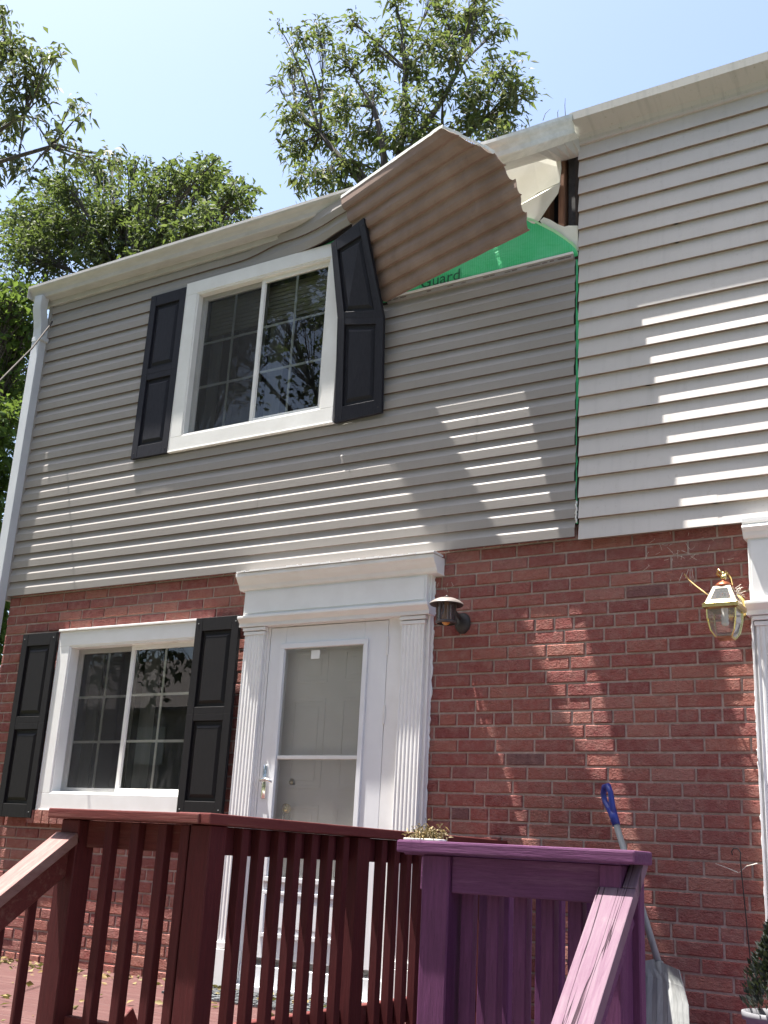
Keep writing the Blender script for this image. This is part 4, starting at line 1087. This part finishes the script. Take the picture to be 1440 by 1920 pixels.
# shepherd hook leaning at the wall
hk = wp(1388,1612,-.012); hb = wp(1412,1850,-.04)
o = MB().tube([hb, hk, hk+Vector((.004,-.002,.030)), hk+Vector((-.008,-.004,.046)), hk+Vector((-.026,-.004,.046)), hk+Vector((-.036,-.002,.032)), hk+Vector((-.032,0,.018))], .0028, 6).build('plant_hook', M_IRON, None, smooth=True)
tag(o, 'thin black plant hook with curled top against the brick beside the planter', 'plant hook')
for k, (a, b, c_) in enumerate((((1341,1619),(1365,1628),(1384,1636)), ((1386,1636),(1400,1624),(1420,1619)))):
    o = MB().tube([wp(*a,.0), wp(*b,-.01), wp(*c_,-.012)], [.001,.0018,.0022], 5).build('twig', M_WEB, None)
    tag(o, ['pale bent twig on the brick, left of the plant hook','pale bent twig on the brick, right of the plant hook'][k], 'twig')

# ------------------------------------------------------------------ doormat and litter
mt = MB(); nxm, nym = 40, 18; mx0, mx1, my0, my1 = -4.12, -3.12, -.46, -.06
for i in range(nxm):
    for j in range(nym):
        a = mx0+(mx1-mx0)*i/nxm; b = mx0+(mx1-mx0)*(i+1)/nxm; c0 = my0+(my1-my0)*j/nym; c1 = my0+(my1-my0)*(j+1)/nym
        mt.box(a+.002,b-.002,c0+.002,c1-.002,ZF+.003,ZF+.010+rnd.random()*.007)
tag(mt.build('doormat', M_MAT), 'coarse dark grey doormat on the red deck at the storm door', 'doormat')
n = 520; xs_ = rs.uniform(-6.1,-2.5,n); ysr = -rs.uniform(0.02,2.1,n)**1.0
k2 = rs.rand(n) < .55; ysr[k2] = -np.abs(rs.normal(0,.22,k2.sum()))-.03
zs_ = np.full(n, ZF+.004); on = (xs_>mx0)&(xs_<mx1)&(ysr>my0)&(ysr<my1); zs_[on] += .014
a = rs.uniform(0,6.28,n)
o = leaves('leaf_litter', np.stack([xs_,ysr,zs_+rs.uniform(0,.008,n)],1), np.stack([np.cos(a),np.sin(a),rs.uniform(0,.25,n)],1), .045, .4, M_DRY, None, rs, droop=0)
tag(o, 'small dry leaves scattered over the red deck boards', 'leaf litter', None, 'stuff')
# clump of shavings on a pale strip on the purple rail cap
pc0 = wp(790,1570,-2.20)
ch = empty('debris_clump', (-1.61,-2.2,PZ), 'yellow dry debris clump on a pale strip on the purple rail end', 'debris')
MB().box(-1.675,-1.555,-2.262,-2.215,PZ+.0005,PZ+.006).build('pale_strip', M_GUTW, ch, bevel=.001)
n = 260; cc = np.stack([rs.normal(-1.625,.020,n), rs.normal(-2.235,.014,n), PZ+.008+np.abs(rs.normal(0,.018,n))],1)
n2 = 170; c2 = np.stack([rs.uniform(-1.61,-1.555,n2), rs.normal(-2.225,.010,n2), PZ+.012+np.abs(rs.normal(.0,.012,n2))],1)
cc = np.concatenate([cc,c2]); leaves('shavings', cc, rs.normal(size=(len(cc),3)), .017, .22, leaf_mat('gold shavings', [(.16,.11,.04),(.26,.19,.08),(.09,.06,.03),(.32,.26,.15),(.05,.035,.02)], .05), ch, rs, fold=.6)

# ------------------------------------------------------------------ service cable at the far left corner
a, b = wp(97,605,-.09), wp(-40,760,-1.1)
o = MB().tube([wp(98,603,-.05), wp(92,612,-.13), wp(60,653,-.35), wp(20,693,-.62), wp(-60,775,-1.3)], .0065, 8).build('service_cable', M_CABLE, None, smooth=True)
tag(o, 'grey service cable strung from the downspout corner out to the left', 'cable')
for k, (px, py, hx, hh) in enumerate(((1060,212,0,28),(1046,216,1,10),(1018,222,14,18))):
    o = MB().tube([wp(px,py+4,-.20), wp(px+hx*.4-1,py-hh*.5,-.20), wp(px+hx,py-hh,-.20)], [.0022,.0016,.0008], 5).build('dry_stem', M_BARK, None)
    tag(o, ['tall thin weed stem standing up from the gutter end','short thin weed stem next to the tall one in the gutter','slanting thin weed stem in the gutter left of the upright ones'][k], 'weed stem')
# ------------------------------------------------------------------ trees
def smoothpath(a, b, bend, k, rr):
    a, b = Vector(a), Vector(b); L = (b-a).length
    m1 = a.lerp(b,.33)+Vector((rr.gauss(0,1),rr.gauss(0,1),rr.gauss(0,.5)+.4))*bend*L
    m2 = a.lerp(b,.66)+Vector((rr.gauss(0,1),rr.gauss(0,1),rr.gauss(0,.5)+.2))*bend*L*.8
    out = []
    for i in range(k+1):
        t = i/k; out.append(a*(1-t)**3+m1*3*t*(1-t)**2+m2*3*t*t*(1-t)+b*t**3)
    return out
def tree(label, base, blobs, leafL, leafW, m, n_twig, per, trunk_r, seed, fork=None, group=None, twig=.45, droop=.35, cat='tree', name='broadleaf_tree', hubs=None):
    """blobs: (centre, radius) of leafy masses; boughs run from the trunk to each, twigs end in sprays of leaves"""
    rr = random.Random(seed); rs = np.random.RandomState(seed)
    base = Vector(base); T = empty(name, base, label, cat, group)
    fork = Vector(fork) if fork else base.lerp(sum((Vector(c) for c,_ in blobs), Vector())/len(blobs), .6)
    wd = MB(); tr = smoothpath(base, fork, .02, 6, rr); wd.tube(tr, [trunk_r*(1-.5*i/6) for i in range(7)], 8)
    C, D = [], []
    tot = sum(r*r for _, r in blobs)
    for c, r in blobs:
        c = Vector(c)
        h = fork
        if hubs: h = min((Vector(q) for q in hubs), key=lambda q: (q-c).length)
        lim = smoothpath(h, c, .07, 7, rr); r0 = trunk_r*(.16 if hubs else .28)
        wd.tube(lim, [r0*(1-.75*i/7) for i in range(8)], 5)
        k = max(3, int(n_twig*r*r/tot))
        for _ in range(k):
            v = Vector((rr.gauss(0,1),rr.gauss(0,1),rr.gauss(0,1))).normalized()*(r*rr.random()**.45)
            e = c+v
            s = lim[rr.choice([4,5,6,7])]
            tw = smoothpath(s, e, .10, 3, rr); wd.tube(tw, [r0*.20,r0*.14,r0*.09,r0*.05], 3, cap=False)
            dr = (tw[-1]-tw[-2]).normalized()
            nn = max(2, int(per*rr.uniform(.6,1.4)))
            for j in range(nn):
                t = rr.random()
                C.append(tw[-1]-(tw[-1]-tw[1])*(t*twig) + Vector((rr.gauss(0,1),rr.gauss(0,1),rr.gauss(0,1)))*leafL*.55)
                D.append((dr*.5+Vector((rr.gauss(0,1),rr.gauss(0,1),rr.gauss(0,.7)-.15))*.9))
    if hubs:
        for q in hubs:
            p_ = smoothpath(fork, q, .05, 6, rr); wd.tube(p_, [trunk_r*(.42-.035*i) for i in range(7)], 6)
    wd.build('trunk', M_BARK, T, fix=False)
    leaves('crown', C, D, leafL, leafW, m, T, rs, droop=droop)
    return T
def blobs_px(lst, jy, seed):
    rr = random.Random(seed); out = []
    for px, py, rad, y in lst:
        y2 = y+rr.uniform(-jy,jy); p = wp(px,py,y2)
        dep = -((RC.inverted() @ (p-Vector((0,-DIST,0)))).z)
        out.append((p, rad*dep/FPX))
    return out
# tree standing behind the roof ridge, centre of the view
cl = [(560,70,26,9),(548,120,30,9),(600,60,34,9),(660,40,26,9),(700,90,38,9),(640,110,40,9),(750,60,38,9),(580,170,40,9),(545,215,36,9),(640,190,44,9),(700,170,36,9),(560,270,42,9),
      (620,260,48,9),(590,325,40,9),(650,320,44,9),(690,260,46,9),(830,20,40,9),(870,50,48,9),(900,20,36,9),(800,80,40,9),(850,100,38,9),(780,130,40,9),(930,60,28,9),
      (940,130,40,9),(960,170,36,9),(980,175,22,9),(900,165,38,9),(920,215,44,9),(870,235,38,9),(960,230,30,9),(880,190,30,9),(770,200,42,9),(830,160,34,9),(750,260,44,9),(800,250,36,9),(930,255,34,9),(560,345,26,9),(1000,170,12,9),(520,150,14,9),(520,45,14,9),(720,330,40,9),
      (820,-30,44,9),(900,-30,36,9),(740,0,26,9),(640,370,40,9)]
bb = blobs_px(cl, .8, 1)
hubs = [wp(600,250,9), wp(700,200,9), wp(660,300,9), wp(830,240,9), wp(860,130,9), wp(760,130,9), wp(900,230,9)]
tree('tall ash tree with open crown and dark boughs rising behind the roof', (wp(720,420,9).x, 9, -1.6), bb, .155, .32, M_LEAF1, 1250, 8.5, .20, 3, fork=wp(715,400,9), hubs=hubs)
# dense tree left, behind the roof line
cl = [(-80,560,110,6),(-40,680,110,6),(-180,640,120,6),(-160,780,120,6),(-60,820,110,6),(40,430,60,6),(95,350,26,6),(262,296,9,6),(318,300,10,6),(388,290,10,6),(468,352,9,6),(410,296,9,6),(140,420,90,6),(230,400,80,6),(310,360,70,6),(380,350,60,6),(430,390,60,6),(455,360,30,6),(200,470,90,6),(300,440,80,6),(380,430,70,6),(120,340,50,6),(70,400,70,6),(60,480,80,6),(400,320,30,6),(200,330,34,6),(240,310,24,6),(470,375,18,6),(330,325,28,6),(290,330,24,6),(355,308,12,6),(370,318,16,6),(405,302,14,6),(425,318,16,6),(445,335,16,6),(275,300,12,6),(220,300,12,6),(180,310,20,6),(480,350,12,6),(150,300,20,6),(255,330,20,6),(340,345,20,6)]
tree('dense leafy green tree behind the left end of the roof', (wp(250,520,6).x, 6, -1.6), blobs_px(cl, .9, 2), .10, .48, M_LEAF2, 3400, 11, .13, 5, fork=wp(230,560,6), droop=.2)
# tree beyond the left corner of the house
cl = [(20,560,70,4),(50,620,60,4),(-40,600,80,4),(20,700,60,4),(-60,700,90,4),(10,790,60,4),(-50,800,80,4),(40,740,34,4),(20,880,50,4),(-30,930,80,4),(0,1000,60,4),(60,560,40,4),(-90,900,80,4),(0,1100,80,4),(-150,650,110,4),(-190,850,120,4),(-160,1050,110,4),(-260,750,120,4),(-240,980,120,4),(-10,1200,80,4),(-60,1300,90,4),(30,1060,40,4)]
tree('shady green tree beyond the left corner of the row house', (wp(-60,1100,4).x, 4, -1.6), blobs_px(cl, .7, 3), .12, .5, leaf_mat('shade leaves', [(0.03,0.055,0.015),(0.05,0.09,0.02),(0.09,0.15,0.03)], .35), 1900, 11, .2, 6, fork=wp(-60,900,4), droop=.2)
# nearer compound-leaved boughs at the upper left
cl = [(18,95,36,1.2),(45,105,28,1.2),(80,100,22,1.2),(108,105,16,1.2),(20,150,34,1.2),(62,150,26,1.2),(88,150,16,1.2),(80,185,24,1.2),(20,235,28,1.2),(30,205,20,1.2),(138,190,16,1.2),(155,210,14,1.2),(110,255,16,1.2),(60,220,16,1.2),(125,275,12,1.2),(160,305,16,1.2),(178,300,14,1.2),(16,300,22,1.2),(36,312,20,1.2),(50,325,14,1.2),(5,20,16,1.2),(-40,60,70,1.2),(-50,200,70,1.2),(-40,320,50,1.2),(82,292,9,1.2),(205,300,18,1.4),(225,290,16,1.4),(95,235,14,1.2)]
hubs = [wp(-60,150,1.2), wp(-40,290,1.2), wp(10,110,1.2), wp(45,215,1.2), wp(95,275,1.2)]
tree('nearer walnut tree reaching long leafy boughs in at the upper left', (wp(-420,900,1.2).x, 1.2, -1.6), blobs_px(cl, .3, 4), .105, .36, M_LEAF3, 460, 8, .09, 8, fork=wp(-250,420,1.2), hubs=hubs, droop=.5)
# trees and a row of houses across the way, seen in the window panes
rr = random.Random(5)
OP = empty('row_house', (-6,-27,-1.6), 'taupe row house across the way behind the viewer, with a long grey roof', 'house')
MB().box(-34,22,-31,-24,-1.6,4.6).build('wall', M_TAUPE, OP)
r_ = MB().extrude_x([(-23.4,4.5),(-27.5,7.0),(-31.6,4.5),(-31.6,4.4),(-27.5,6.9),(-23.4,4.4)],-34.3,22.3); r_.build('roof', M_SHINGLE, OP)
for x in range(-32,21,4):
    for z in (-.2,2.6): MB().box(x,x+1.3,-24.0,-23.95,z,z+1.3).build('window', M_TRIM, OP)
names = ['broad tree across the way, left of the tallest one','tallest tree across the way','small round tree across the way, between the two biggest','wide tree across the way facing the front door','last tree across the way on the right']
for k, (x, y, h, r) in enumerate(((-18,-13,16,5.2),(-11.5,-14.5,19,5.6),(-26,-11,17,5.8),(-3.5,-15,15,5.0),(6,-14.5,14,5.0))):
    bl_ = [((x+rr.gauss(0,r*.5), y+rr.gauss(0,r*.4), h*.56+rr.gauss(0,r*.75)), r*.42) for _ in range(24)]
    tree(names[k], (x,y,-1.6), bl_, .19, .6, M_LEAF4, 1700, 14, .26, 20+k, droop=.2)
